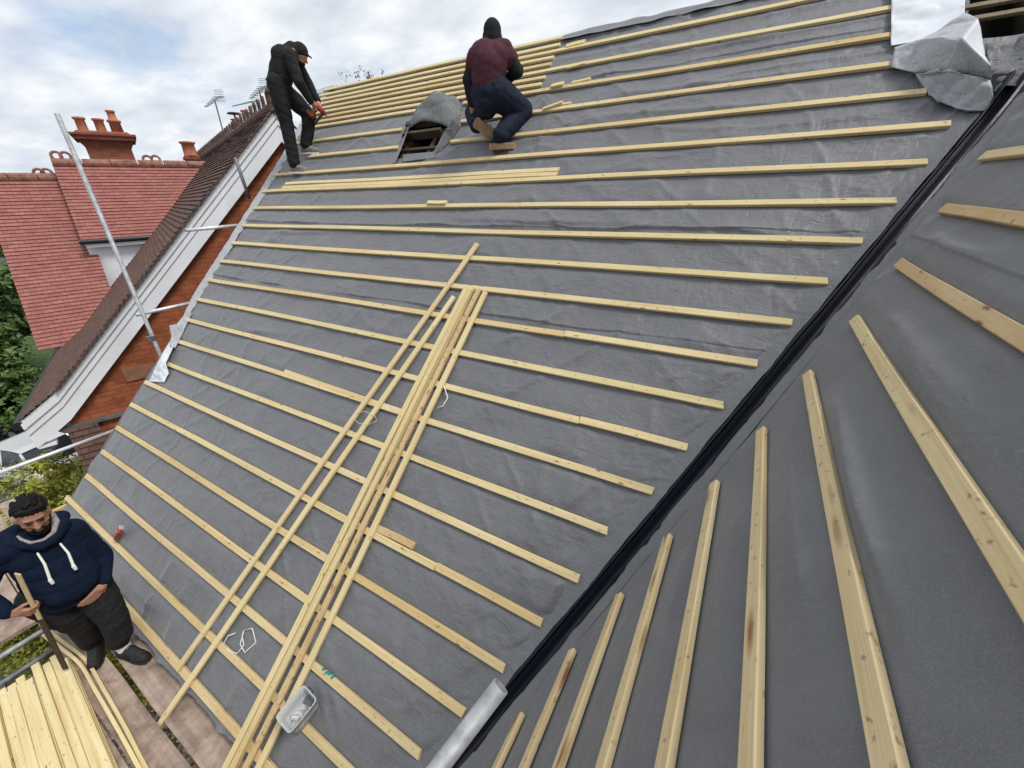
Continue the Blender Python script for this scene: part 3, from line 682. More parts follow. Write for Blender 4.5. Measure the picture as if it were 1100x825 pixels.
patch('bunched_roll', [(1088, 52, .1), (1094, 39, .2), (1104, 35, .24), (1130, 34, .25), (1130, 66, .2), (1104, 56, .2)], N1, MT['silver'], cr, 5, .022, 32, conv=cm)

# ------------------------------------------------------------------ loose timber lying on the slope
def loose(px_a, px_b, h, label, mat='batc', group='loose battens lying on the main slope', w=.05, t=.025, name='loose_batten', roll=0., seed=1, ext=0.):
    a = np.array(hit(*px_a, N1, O1 + N1 * (h + t))) - N1 * t; b = np.array(hit(*px_b, N1, O1 + N1 * (h + t))) - N1 * t
    if ext: b = b + (b - a) / np.linalg.norm(b - a) * ext
    up = N1 + np.cross(N1, (b - a) / np.linalg.norm(b - a)) * roll
    return tag(batten(name, a, b, up, w, t, MT[mat], None, .006, seed, .01), label, 'batten', group)
TB = .031
G1 = 'long battens bundled up the slope'
loose((500, 309), (240, 825), TB, 'pale clean batten of the long bundle, on the side nearest the two separate battens', 'batc', G1, seed=2, ext=1.3)
loose((507, 308), (250, 825), TB, 'middle batten of the long bundle, top end level with its neighbours', 'bat', G1, seed=3, ext=1.2)
loose((514, 310), (262, 825), TB, 'batten of the long bundle with a row of dark stains down its side', 'bats', G1, seed=4, ext=1.25)
loose((505, 310), (249, 824), TB + .0255, 'upper batten lying on top of the long bundle', 'bat', G1, seed=5, ext=1.1, w=.045)
loose((521, 313), (279, 820), TB, 'batten lying a finger apart from the long bundle, beside the white tub', 'batc', G1, seed=6, ext=1.2)
loose((512, 261), (189, 719), TB, 'longest lone batten, reaching highest up the slope, dark stains on its lower half', 'bats' if False else 'bat', 'two lone battens beside the long bundle', seed=7)
loose((487, 318), (146, 812), TB, 'lone batten between the bundle and the longest batten, foot hanging over the scaffold boards', 'batc', 'two lone battens beside the long bundle', seed=8)
G3 = 'battens stacked along one row under the vent hood'
loose((303, 201), (598, 186.5), .004, 'loose batten lying flat against the upper side of a nailed row below the vent hood', 'batc', G3, seed=9)
loose((306, 197), (600, 181.5), .004, 'uppermost loose batten of the pair below the vent hood', 'bat', G3, seed=10)
G4 = 'short offcuts left on the slope'
def off(a, b, h, label, mat='batc', w=.05, t=.025): loose(a, b, h, label, mat, G4, w, t, 'batten_offcut', seed=int(a[0]))
off((305, 399), (431, 442), .004, 'long offcut pushed against the upper side of a nailed row, crossed by lone battens', 'bat')
off((401, 566), (444, 587), .004, 'short dark-flecked offcut against a nailed row on the valley side of the bundle', 'bats')
off((459, 216.5), (479, 216.5), TB, 'tiny offcut block sitting on a nailed row midway below the vent hood', 'batc', .045)
off((583, 116), (604, 108.5), .03, 'tilted offcut stick beside the knee of the man in maroon', 'bat', .03)
off((594, 114), (613, 110), .004, 'flat offcut sliver next to the tilted stick by the kneeling man', 'bat', .03)
off((592, 91.5), (605, 88.5), TB, 'stubby offcut lying on a row next to the stepped batten ends', 'batc', .05)
off((614, 88), (634, 83.5), .012, 'thin offcut just above a row, past the stubby offcut', 'batc', .035)
off((609, 71.5), (629, 66), TB * .5, 'offcut on the second row below the ridge strip', 'batc', .04)
off((608, 49), (628, 44), .01, 'offcut just under the ridge membrane beside the end of the close rows', 'bat', .06)

# small things
def wire(name, pts, r, mat, label, cat, conv=cm, h=.02, close=False, group=None):
    P = [conv(px, py, h + (0.012 * (i % 2))) for i, (px, py) in enumerate(pts)]
    if close: P.append(P[0])
    mb = MB(); mb.tube(P, r, 6); return tag(mb.build(name, mat, None, True), label, cat, group)
GW_ = 'white strapping offcuts on the slope'
sp = thing('strapping_loop', 'pair of white hexagonal strapping loops lying between the lone battens and the bundle', 'strapping', cm(258, 690, 0), GW_)
for nm, pts in (('loop', [(253, 680), (245, 683), (240, 692), (247, 700), (255, 702), (262, 693), (260, 683)]), ('loop', [(262, 677), (271, 675), (275, 690), (263, 701), (258, 692)])):
    P = [cm(x, y, .012 + .02 * (i % 2)) for i, (x, y) in enumerate(pts)]
    if len(pts) == 5: P.append(P[0])
    mb = MB(); mb.tube(P, .004, 6); mb.build(nm, MT['cord'], sp, True)
wire('strapping_offcut', [(470, 438), (476, 436), (481, 427), (478, 418), (476, 414)], .0045, MT['cord'], 'white curved strapping offcut beside the upper part of the bundle', 'strapping', h=.035, group=GW_)
wire('strapping_offcut', [(378, 449), (384, 443), (392, 442), (403, 447), (405, 452), (396, 456), (386, 455)], .0018, MT['cord'], 'thin white strapping loop looped around the two lone battens', 'strapping', h=.05, close=True, group=GW_)
# nail strip
ns = thing('nail_strip', 'short turquoise plastic nail strip lying beside a row above the white tub', 'nails', cm(353, 722, .01))
for i in range(4):
    p = cm(348 + i * 3.1, 719 + i * 2.4 + (i % 2) * 1.5, .022); mb = MB(); mb.box(p, X3 * .011, E1 * .007, N1 * .012); mb.build('clip', MT['teal'], ns, bevel=.003)
# plastic tub: flared open box with a rolled rim, wedged against a row
tb = thing('plastic_tub', 'white translucent open plastic tub wedged against the bundle and a nailed row', 'tub', cm(320, 768, .0))
def tub():
    c = np.array(cm(327, 767, .035)); ax = (CAM - c) / np.linalg.norm(CAM - c) - RT * .40 + UP * .28; ax /= np.linalg.norm(ax)
    u = np.cross(E1, ax); u /= np.linalg.norm(u); v = np.cross(ax, u); n = 32
    a = R_(-8); u, v = u * math.cos(a) + v * math.sin(a), v * math.cos(a) - u * math.sin(a)
    def ring(hw, hl, z, rr):
        out = []
        for k in range(n):
            t = 2 * math.pi * k / n; cx, sx = math.cos(t), math.sin(t); e = .28
            out.append(c + u * hw * math.copysign(abs(cx) ** e, cx) + v * hl * math.copysign(abs(sx) ** e, sx) + ax * z)
        return out
    rings = [ring(.055, .075, 0, 1), ring(.066, .088, .006, 1), ring(.072, .096, .07, 1), ring(.077, .102, .145, 1), ring(.082, .107, .145, 1), ring(.082, .107, .151, 1), ring(.075, .100, .151, 1), ring(.069, .093, .07, 1), ring(.062, .083, .010, 1), ring(.01, .01, .008, 1)]
    mb = MB(); vs = [q for r in rings for q in r]; fs = []
    for i in range(len(rings) - 1):
        for k in range(n): fs.append((i * n + k, i * n + (k + 1) % n, (i + 1) * n + (k + 1) % n, (i + 1) * n + k))
    fs += [tuple(range(n - 1, -1, -1)), tuple((len(rings) - 1) * n + k for k in range(n))]
    mb.add(vs, fs); mb.build('tub_body', MT['tub'], tb, True)
    mb = MB(); r = random.Random(3)
    for i in range(22):
        p = c + u * r.uniform(-.045, .045) + v * r.uniform(-.07, .07) + ax * r.uniform(.012, .035)
        d = u * r.uniform(-1, 1) + v * r.uniform(-1, 1) + ax * r.uniform(-.2, .2); d /= np.linalg.norm(d)
        mb.tube([p - d * .02, p + d * .02], .0016, 5)
    o = mb.build('nail_heap', MT['rust'], tb); o['kind'] = 'stuff'
    mb = MB(); P = [c + v * .1 + ax * .13 + u * .02, c + v * .118 + ax * .15 + u * .01, c + v * .118 + ax * .16 - u * .025, c + v * .1 + ax * .14 - u * .04]
    mb.tube(P, .003, 6); mb.build('handle', MT['blackp'], tb, True)
tub()
# small red tool on the lowest row
tl = thing('hand_tool', 'red and grey plastic tool lying on a low row beside the man in the hoodie', 'tool', cm(126, 572, .03))
a_, b_ = cm(124, 579, .045), cm(130, 568, .075)
d_ = np.array(b_) - np.array(a_); d_ /= np.linalg.norm(d_); q_ = np.cross(N1, d_)
mb = MB(); mb.box((np.array(a_) + np.array(b_)) / 2, d_ * .055, q_ * .042, N1 * .028); mb.build('tool_body', MT['red'], tl, bevel=.012)
mb = MB(); mb.box((np.array(a_) + np.array(b_)) / 2 + d_ * .012 + N1 * .024 , d_ * .03, q_ * .03, N1 * .012); mb.build('tool_cover', MT['greyp'], tl, bevel=.006)
mb = MB(); mb.box(np.array(b_) + d_ * .012, d_ * .012, q_ * .03, N1 * .02); mb.build('tool_foot', MT['felt'], tl, bevel=.005)

# ------------------------------------------------------------------ scaffold
DZ = 8.5 - 3.65
GB = 'scaffold boards under the eaves'
def board(x0, x1, y0, y1, label, dz=0., seed=0):
    return tag(batten('scaffold_board', (x0, (y0 + y1) / 2, DZ - .038 + dz), (x1, (y0 + y1) / 2, DZ - .038 + dz), Z3, y1 - y0, .038, MT['board'], None, .003, seed), label, 'scaffold board', GB)
board(-8.2, .2, -.018, .215, 'muddy scaffold board running tight along the eaves', 0, 1)
board(-8.2, -4.352, -.262, -.05, 'scaffold board under the man in the hoodie, ending at a butt joint', .003, 2)
board(-4.345, .2, -.262, -.05, 'scaffold board between the timber stack and the dark gap', 0, 3)
board(-4.3, .2, -.495, -.27, 'scaffold board mostly hidden under the inner half of the timber stack', .002, 4)
board(-4.3, .2, -.73, -.50, 'scaffold board mostly hidden under the outer half of the timber stack', 0, 5)
board(-8.2, -5.34, -.495, -.27, 'scaffold board behind the open bay, nearest the house', .002, 6)
board(-8.2, -5.36, -.73, -.50, 'scaffold board behind the open bay, on the outer side', 0, 7)
mb = MB(); mb.box((-7.02, .1, DZ + .06), X3 * .019, Y3 * 1.0, Z3 * .11)
tag(mb.build('toe_board', MT['bat'], None, bevel=.003), 'pale timber toe board on edge behind the man in the hoodie', 'toe board')
GT = 'galvanised scaffold tubes'
def tube(name, a, b, label, mat='steel', r=.0242, group=GT, clamps=()):
    a = np.array(a, float); b = np.array(b, float); t = thing(name, label, 'scaffold tube', a, group)
    mb = MB(); d = (b - a) / np.linalg.norm(b - a); n = 24; p = np.cross(d, X3 if abs(d[0]) < .9 else Y3); p /= np.linalg.norm(p); q = np.cross(d, p); vs = []; L = np.linalg.norm(b - a)
    for (z, rr) in ((0.05, r - .005), (0, r - .005), (0, r), (L, r), (L, r - .005), (L - .12, r - .005)):
        vs += [a + d * z + rr * (p * math.cos(6.2832 * k / n) + q * math.sin(6.2832 * k / n)) for k in range(n)]
    fs = [(i * n + k, i * n + (k + 1) % n, (i + 1) * n + (k + 1) % n, (i + 1) * n + k) for i in range(5) for k in range(n)]
    fs += [tuple(range(n - 1, -1, -1)), tuple(5 * n + k for k in range(n))]
    mb.add(vs, fs); tu = mb.build('tube', MT[mat], t)
    for i in range(2 * n, 3 * n): tu.data.polygons[i].use_smooth = True
    for c in clamps:
        c = a + d * c; mb = MB(); mb.tube([c - d * .028, c + d * .028], r + .009, 14); mb.box(c + p * (r + .018), d * .03, p * .018, q * .03); mb.tube([c + q * (r + .004), c + q * (r + .05)], .008, 8)
        mb.build('coupler', MT['rust'], t)
    return t
def xpl(px, py, X): 
    d = ray(px, py); return CAM + d * (X / d[0])
pt, pb = dist(61, 122, 7.32), dist(171, 378, 7.32); pb2 = pb + (pb - pt) / (pt[2] - pb[2]) * pb[2]
tube('scaffold_pole', pt, pb2, 'tall leaning scaffold pole rising beside the brick gable, top end against the sky', clamps=(2.63,))
a_, b_ = xpl(199, 247.5, -7.0), xpl(258, 242, -7.0); tube('scaffold_rail', a_, b_, 'short level scaffold tube at mid slope crossing the white bargeboard', 'steelw')
a_, b_ = xpl(146, 338.5, -7.06), xpl(210, 324.5, -7.0); tube('scaffold_rail', a_, b_, 'short scaffold tube clamped across the tall pole, ending at the verge', 'steelw')
a_, b_ = xpl(-60, 530, -7.0), xpl(126, 461.5, -7.0); tube('scaffold_rail', a_, b_, 'long pale guard rail above the shrub, meeting the verge below the brick gable', 'steelw')
a_, b_ = xpl(252.5, 169, -7.02), xpl(268, 214, -7.02); tube('scaffold_upright', a_, b_, 'short upright tube at the verge near the gable peak', 'rust')
tube('scaffold_transom', (-5.24, -1.2, DZ - .075), (-5.24, .35, DZ - .075), 'grey transom tube at the outer edge of the open bay', clamps=(.55,))
tube('scaffold_transom', (-4.90, -1.2, DZ - .08), (-4.90, .35, DZ - .08), 'middle transom tube across the open bay', 'rust')
tube('scaffold_transom', (-4.70, -1.2, DZ - .075), (-4.70, .35, DZ - .075), 'dark transom tube next to the timber stack ends', 'rust')
tube('scaffold_ledger', (-8.3, -.62, DZ - .135), (.3, -.62, DZ - .135), 'ledger tube running beneath the boards along the open bay', 'rust', clamps=(3.1, 3.4))
a_ = CAM + ray(538, 737) * 1.12; b_ = CAM + ray(468, 829) * 1.06; tube('scaffold_tube', a_, b_ + (b_ - a_) * 2.5, 'thick galvanised tube with an open end crossing over the valley foot', 'steel', .0255)

# stack of new battens on the boards
GP = 'new battens stacked on the scaffold boards'
ordw = ['first', 'second', 'third', 'fourth', 'fifth', 'sixth', 'seventh', 'eighth', 'ninth', 'tenth']
sd_ = np.array([.9975, -.07, 0]); sn = np.array([.07, .9975, 0])
for L in range(3):
    for i in range(9):
        st = np.array([-4.62, -.235, DZ + .004 + L * .026]) - sn * (i * .0515 + .006 * random.uniform(-1, 1)) + sd_ * (random.uniform(-.06, .13) - .25 * (i in (4, 5)) * 0)
        if L == 2 and i in (2, 7): continue
        nm = ('bottom', 'middle', 'top')[L]
        o = batten('stacked_batten', st + Z3 * random.uniform(0, .003), st + sd_ * (4.6 + random.uniform(-.1, .1)) + sn * random.uniform(-.012, .012), Z3, .049, .025, MT['batc'], None, .004, 500 + L * 10 + i)
        tag(o, f'pale new batten, {ordw[i]} from the house side in the {nm} layer of the stack', 'batten', GP)
def bent(pts, w, t, label, name='bowed_batten', mat='batc'):
    pts = [np.array(p, float) for p in pts]; P = []
    for i in range(len(pts) - 1):
        p0 = pts[max(i - 1, 0)]; p1 = pts[i]; p2 = pts[i + 1]; p3 = pts[min(i + 2, len(pts) - 1)]
        for k in range(8):
            u = k / 8; P.append(.5 * (2 * p1 + (p2 - p0) * u + (2 * p0 - 5 * p1 + 4 * p2 - p3) * u * u + (3 * p1 - p0 - 3 * p2 + p3) * u ** 3))
    P.append(pts[-1]); mb = MB(); vs = []
    for i, p in enumerate(P):
        d = P[min(i + 1, len(P) - 1)] - P[max(i - 1, 0)]; d /= np.linalg.norm(d); s = np.cross(Z3, d); s /= np.linalg.norm(s)
        vs += [p - s * w / 2, p + s * w / 2, p + s * w / 2 + Z3 * t, p - s * w / 2 + Z3 * t]
    fs = [(i * 4 + k, i * 4 + (k + 1) % 4, i * 4 + 4 + (k + 1) % 4, i * 4 + 4 + k) for i in range(len(P) - 1) for k in range(4)] + [(3, 2, 1, 0), tuple(len(P) * 4 - 4 + k for k in range(4))]
    mb.add(vs, fs); o = mb.build(name, MT[mat]); return tag(o, label, 'batten', GP)
bent([(-4.98, -.235, DZ + .07), (-4.72, -.20, DZ + .035), (-4.35, -.155, DZ + .004), (-3.9, -.165, DZ + .004), (-3.4, -.185, DZ + .004), (-2.8, -.215, DZ + .004), (-1.6, -.225, DZ + .004)], .022, .045, 'thin bowed batten springing away from the stack towards the eaves')
bent([(-4.9, -.265, DZ + .09), (-4.62, -.225, DZ + .06), (-4.3, -.19, DZ + .04), (-3.9, -.2, DZ + .04), (-3.4, -.215, DZ + .04), (-2.8, -.235, DZ + .04), (-1.6, -.245, DZ + .04)], .022, .045, 'second bowed batten, between the outermost bowed one and the stack')

# ------------------------------------------------------------------ neighbouring house with the white bargeboard
APX = dist(293, 120, 8.6); ft = dist(38, 452, 8.6)
NB = ft * 0 + (APX - ft); NB[2] = 0; NB /= np.linalg.norm(NB); NA = np.array([-NB[1], NB[0], 0.])
TP = math.tan(R_(44.24))
def NP(a, b, z): return np.array([APX[0], APX[1], 0]) + NA * a + NB * b + Z3 * z
AZ = APX[2]; KB = -3.86; EB = -4.3
nh = thing('neighbour_house', 'red brick house with white gable bargeboard, brown tiled roof and red tiled wing', 'house', NP(3, 0, 0))
def dark_z(b): return AZ + b * TP if b > KB else AZ + KB * TP + (b - KB) * .66
def tile_slope(name, P0, uax, down, length, left, right, mat, course=.09, parent=nh, thick=.014, step=.018):
    """stepped courses: P0 top corner, uax along the course, down the slope; left/right(v) give the ends"""
    mb = MB(); n = np.cross(uax, down); n = n if n[2] > 0 else -n; k = int(round(length / course)); r = random.Random(5)
    for i in range(k):
        v0, v1 = i * course, min((i + 1) * course + .004, length); l0, r0, l1, r1 = left(v0), right(v0), left(v1), right(v1)
        if r0 - l0 < .02 or r1 - l1 < .02: continue
        m = max(1, int((max(r0, r1) - min(l0, l1)) / .55)); ja = [r.uniform(-.003, .004) for _ in range(m + 1)]
        a = [P0 + uax * (l0 + (r0 - l0) * j / m) + down * v0 + n * (.001) for j in range(m + 1)]
        b = [P0 + uax * (l1 + (r1 - l1) * j / m) + down * v1 + n * (step + ja[j]) for j in range(m + 1)]
        c = [P0 + uax * (l1 + (r1 - l1) * j / m) + down * v1 + n * .0 for j in range(m + 1)]
        ua = [l0 + (r0 - l0) * j / m for j in range(m + 1)]; ub = [l1 + (r1 - l1) * j / m for j in range(m + 1)]
        for j in range(m):
            mb.add([a[j], a[j + 1], b[j + 1], b[j]], [(0, 1, 2, 3)], [[(ua[j], -v0 - .001), (ua[j + 1], -v0 - .001), (ub[j + 1], -v1 + .006), (ub[j], -v1 + .006)]])
            mb.add([b[j], b[j + 1], c[j + 1], c[j]], [(0, 1, 2, 3)], [[(ub[j], -v1 + .004), (ub[j + 1], -v1 + .004), (ub[j + 1], -v1 + .003), (ub[j], -v1 + .003)]])
    return mb.build(name, mat, parent)
ct = 1 / math.hypot(1, TP); dn = (-NB - Z3 * TP) * ct
Lr = -KB / ct
tile_slope('brown_roof', NP(-.14, 0, AZ + .05), NA, dn, Lr, lambda v: 0, lambda v: 14., MT['tile_d'])
c2 = 1 / math.hypot(1, .66); dn2 = (-NB - Z3 * .66) * c2
tile_slope('roof_flare', NP(-.14, KB, AZ + .05 + KB * TP), NA, dn2, .44 / c2, lambda v: 0, lambda v: 14., MT['tile_d'])
mb = MB(); mb.add([NP(-.14, 0, AZ + .05), NP(14, 0, AZ + .05), NP(14, 3, AZ + .05 - 3 * TP), NP(-.14, 3, AZ + .05 - 3 * TP)], [(0, 1, 2, 3)]); mb.build('rear_roof', MT['tile_d'], nh)
# gable wall and flank walls
def gz(b): return AZ - .02 + b * TP
mb = MB(); mb.poly([NP(0, -3.9, 0), NP(0, 2.4, 0), NP(0, 2.4, gz(-2.4)), NP(0, 0, gz(0)), NP(0, -3.7, gz(-3.7) - .10), NP(0, -3.9, dark_z(-3.9) - .14)], NB, Z3)
mb.poly([NP(0, -3.9, 0), NP(0, -3.9, dark_z(-3.9) - .14), NP(13.8, -3.9, dark_z(-3.9) - .14), NP(13.8, -3.9, 0)], NA, Z3)
mb.poly([NP(0, 2.4, 0), NP(13.8, 2.4, 0), NP(13.8, 2.4, gz(-2.4)), NP(0, 2.4, gz(-2.4))], NA, Z3)
mb.poly([NP(13.8, -3.9, 0), NP(13.8, -3.9, dark_z(-3.9) - .14), NP(13.8, 0, gz(0)), NP(13.8, 2.4, gz(-2.4)), NP(13.8, 2.4, 0)], NB, Z3)
mb.build('gable_wall', MT['brick'], nh)
mb = MB(); q = NP(-.012, -2.9, AZ - 3.72); mb.box(q, NA * .008, NB * .2 + Z3 * .0, Z3 * .11); mb.build('render_patch', plain('render', (.27, .14, .085), .9, .2, nscale=9, namt=.3), nh)
# bargeboard: broad board with two mouldings, mitred at the peak, kicked at the foot
def barge(off_top, off_bot, a0, a1, name, mat):
    """band along the verge between two perpendicular offsets below the roof line, from a0 (front) to a1"""
    top = lambda b, o: AZ + .03 - abs(b) * TP - o / ct
    mb = MB(); kz = AZ + .03 + KB * TP
    def zt(b, o): return top(b, o) if b >= KB else kz - (KB - b) * .66 - o / ct
    B = [EB - .02, -4.08, KB, -1.8, 0, 1.2, 2.4]
    for x, y in zip(B[:-1], B[1:]):
        mb.hexa([NP(a0, x, zt(x, off_bot)), NP(a0, y, zt(y, off_bot)), NP(a1, y, zt(y, off_bot)), NP(a1, x, zt(x, off_bot)),
                 NP(a0, x, zt(x, off_top)), NP(a0, y, zt(y, off_top)), NP(a1, y, zt(y, off_top)), NP(a1, x, zt(x, off_top))])
    return mb.build(name, mat, nh)
barge(.0, .325, -.10, -.07, 'bargeboard', MT['white'])
barge(.02, .085, -.135, -.101, 'bargeboard_moulding', MT['white'])
barge(.11, .16, -.118, -.1015, 'bargeboard_moulding', MT['white'])
barge(.28, .32, -.069, .004, 'bargeboard_soffit', MT['white'])
mb = MB(); zk = AZ + .03 + KB * TP - (KB - EB) * .66 - .325 / ct
mb.hexa([NP(-.095, EB - .01, zk - .03), NP(-.095, -4.12, zk - .03), NP(.05, -4.12, zk - .03), NP(.05, EB - .01, zk - .03), NP(-.095, EB - .01, zk), NP(-.095, -4.12, zk + .005), NP(.05, -4.12, zk + .005), NP(.05, EB - .01, zk)])
mb.build('eaves_soffit', MT['white'], nh)
mb = MB(); eb = EB - .05; ez = dark_z(EB)
mb.tube([NP(-.12, eb, ez - .03), NP(13.9, eb, ez - .03)], .06, 10); mb.build('gutter', MT['blackp'], nh)
# verge tiles undercloak: row of dark tile ends along the verge
mb = MB()
for i in range(int(-KB / ct / .105)):
    v = i * .105 + .05; p = NP(-.16, 0, AZ + .045) + dn * v; mb.box(p, NA * .03, dn * .045, np.cross(NA, dn) * .012)
mb.build('verge_tiles', MT['ridged'], nh)
# ridge with crest tiles on the brown roof
mb = MB(); mb.tube([NP(-.16, 0, AZ + .03), NP(14, 0, AZ + .03)], .09, 10); mb.build('ridge', MT['ridged'], nh)
a_ = .0
for i in range(34):
    a_ = .12 + i * .34
    mb = MB(); c = NP(a_, 0, AZ + .16); mb.box(c, NA * .055, NB * .018, Z3 * .075); mb.tube([c + Z3 * .07 - NB * .02, c + Z3 * .07 + NB * .02], .055, 8); mb.build('ridge_crest', MT['ridged'], nh)
mb = MB(); c = NP(-.10, 0, AZ + .1); mb.lathe(c, [(.08, 0), (.06, .1), (.075, .14), (.03, .22), (.02, .26)], 10); mb.build('finial', MT['ridged'], nh)
# lean-to tiles low on the gable
lt = [NP(-.03, -3.95, AZ - 4.35), NP(-.03, -3.25, AZ - 4.35)]
tile_slope('lean_to_roof', NP(-.04, -4.35, AZ - 4.30), NB, (-NA * .35 - Z3) / math.hypot(1, .35), 1.5, lambda v: .38, lambda v: .72 + .06 * v, MT['tile_d'])
mb = MB(); mb.box(NP(-.03, -3.62, AZ - 4.32), NB * .42, NA * .03, Z3 * .025); mb.build('lead_flashing', MT['lead'], nh)

# red tiled wing: two parallel slopes facing the gable side
TH = R_(50); dR = (-NA * math.cos(TH) - Z3 * math.sin(TH))     # down the slope
def red(name, a_r, z_r, b0, b1, length, right=None):
    P0 = NP(a_r, b0, z_r); 
    return tile_slope(name, P0, NB, dR, length, lambda v: 0, right or (lambda v: b1 - b0), MT['tile_r'])
aL, zL = 6.48, 8.5 + .57; aR, zR = 6.30, 8.5 + .86
def rb(v, z_r, b0): 
    z = z_r - v * math.sin(TH); return (z - AZ) / TP - b0 + .10
red('red_roof', aL, zL, -4.57, -3.17, 4.25)
red('red_roof', aR, zR, -3.32, -.5, (zR - (8.5 - .73)) / math.sin(TH), lambda v: rb(v, zR, -3.32))
for (a0, z0, b0, b1) in ((aL, zL, -4.57, -3.2), (aR, zR, -3.32, -.3)):
    mb = MB(); mb.add([NP(a0, b0, z0), NP(a0, b1, z0), NP(a0 + 2.6, b1, z0 - 3.1), NP(a0 + 2.6, b0, z0 - 3.1)], [(0, 1, 2, 3)]); mb.build('rear_roof', MT['tile_r'], nh)
    n = int((b1 - b0) / .45)
    for i in range(n):
        mb = MB(); mb.tube([NP(a0, b0 + (b1 - b0) * (i + .02) / n, z0 + .0), NP(a0, b0 + (b1 - b0) * (i + .98) / n, z0 + .0)], .10, 12); mb.build('ridge_tile', MT['ridge'], nh)
def ring(px, py, a):
    d = ray(px, py); t = ((APX + NA * a - CAM) @ NA) / (d @ NA); c = CAM + d * t; mb = MB()
    mb.tube([c + .085 * (NB * math.cos(k * math.pi / 8) + Z3 * math.sin(k * math.pi / 8)) for k in range(17)], .028, 8)
    mb.box(c - Z3 * .10, NB * .1, NA * .03, Z3 * .03); mb.build('ring_crest', MT['ridge'], nh)
for px, py in ((60.5, 167.5), (70.5, 168), (158.5, 171.5), (167.5, 171.5)): ring(px, py, aR)
for px, py in ((42, 186), (50.5, 186)): ring(px, py, aL)
# walls of the wing, white panel below the upper eaves, gutter, flue
aE = aR - (zR - (8.5 - .73)) / math.tan(TH)
mb = MB(); mb.poly([NP(aE + .14, -3.3, 8.5 - 1.9), NP(aE + .14, -1.9, 8.5 - 1.9), NP(aE + .14, -1.9, 8.5 - .70), NP(aE + .14, -3.3, 8.5 - .70)], NB, Z3)
mb.box(NP(aE + .05, -2.65, 8.5 - .84), NB * .62, NA * .06, Z3 * .05); mb.build('white_cladding', MT['white'], nh)
mb = MB(); mb.tube([NP(aE - .03, -3.36, 8.5 - .76), NP(aE - .03, -2.0, 8.5 - .76)], .055, 10); mb.build('gutter', MT['blackp'], nh)
mb = MB(); mb.poly([NP(aE + .1, -3.3, 8.5 - 1.9), NP(aR, -3.3, zR - .03), NP(aR + .2, -3.3, zR - .35), NP(aR - .0, -3.3, zR - 1.9)], NA, Z3); mb.build('cheek_wall', MT['ridge'], nh)
mb = MB(); f = dist(172, 256, np.hypot(*(NP(4.6, -1.95, 0)[:2]))); mb.lathe(f - Z3 * .25, [(.07, 0), (.07, .36), (.085, .36), (.085, .41), (.05, .41)], 12); mb.build('flue', MT['lead'], nh)
mb = MB(); mb.poly([NP(4.4, -4.45, 0), NP(9, -4.45, 0), NP(9, -4.45, zL - 3.2), NP(aL, -4.45, zL - .05), NP(4.4, -4.45, zL - 2.7)], NA, Z3); mb.poly([NP(9, -4.45, 0), NP(9, 0, 0), NP(9, 0, zL - 3), NP(9, -4.45, zL - 3)], NB, Z3); mb.build('wing_wall', MT['brick'], nh)
mb = MB(); mb.add([NP(aE + .05, -2.0, 8.5 - .75), NP(aE + .05, -2.0, 8.5 - .75), NP(aR, -.45, zR + .02)], [(0, 1, 2)])
vl = [(NP(aR - v * math.cos(TH), -3.32 + rb(v, zR, -3.32) - .06, zR - v * math.sin(TH)) + Z3 * .03) for v in np.linspace(0, (zR - 7.77) / math.sin(TH), 6)]
mb = MB(); mb.tube(vl, .035, 6); mb.build('valley_lead', MT['lead'], nh)
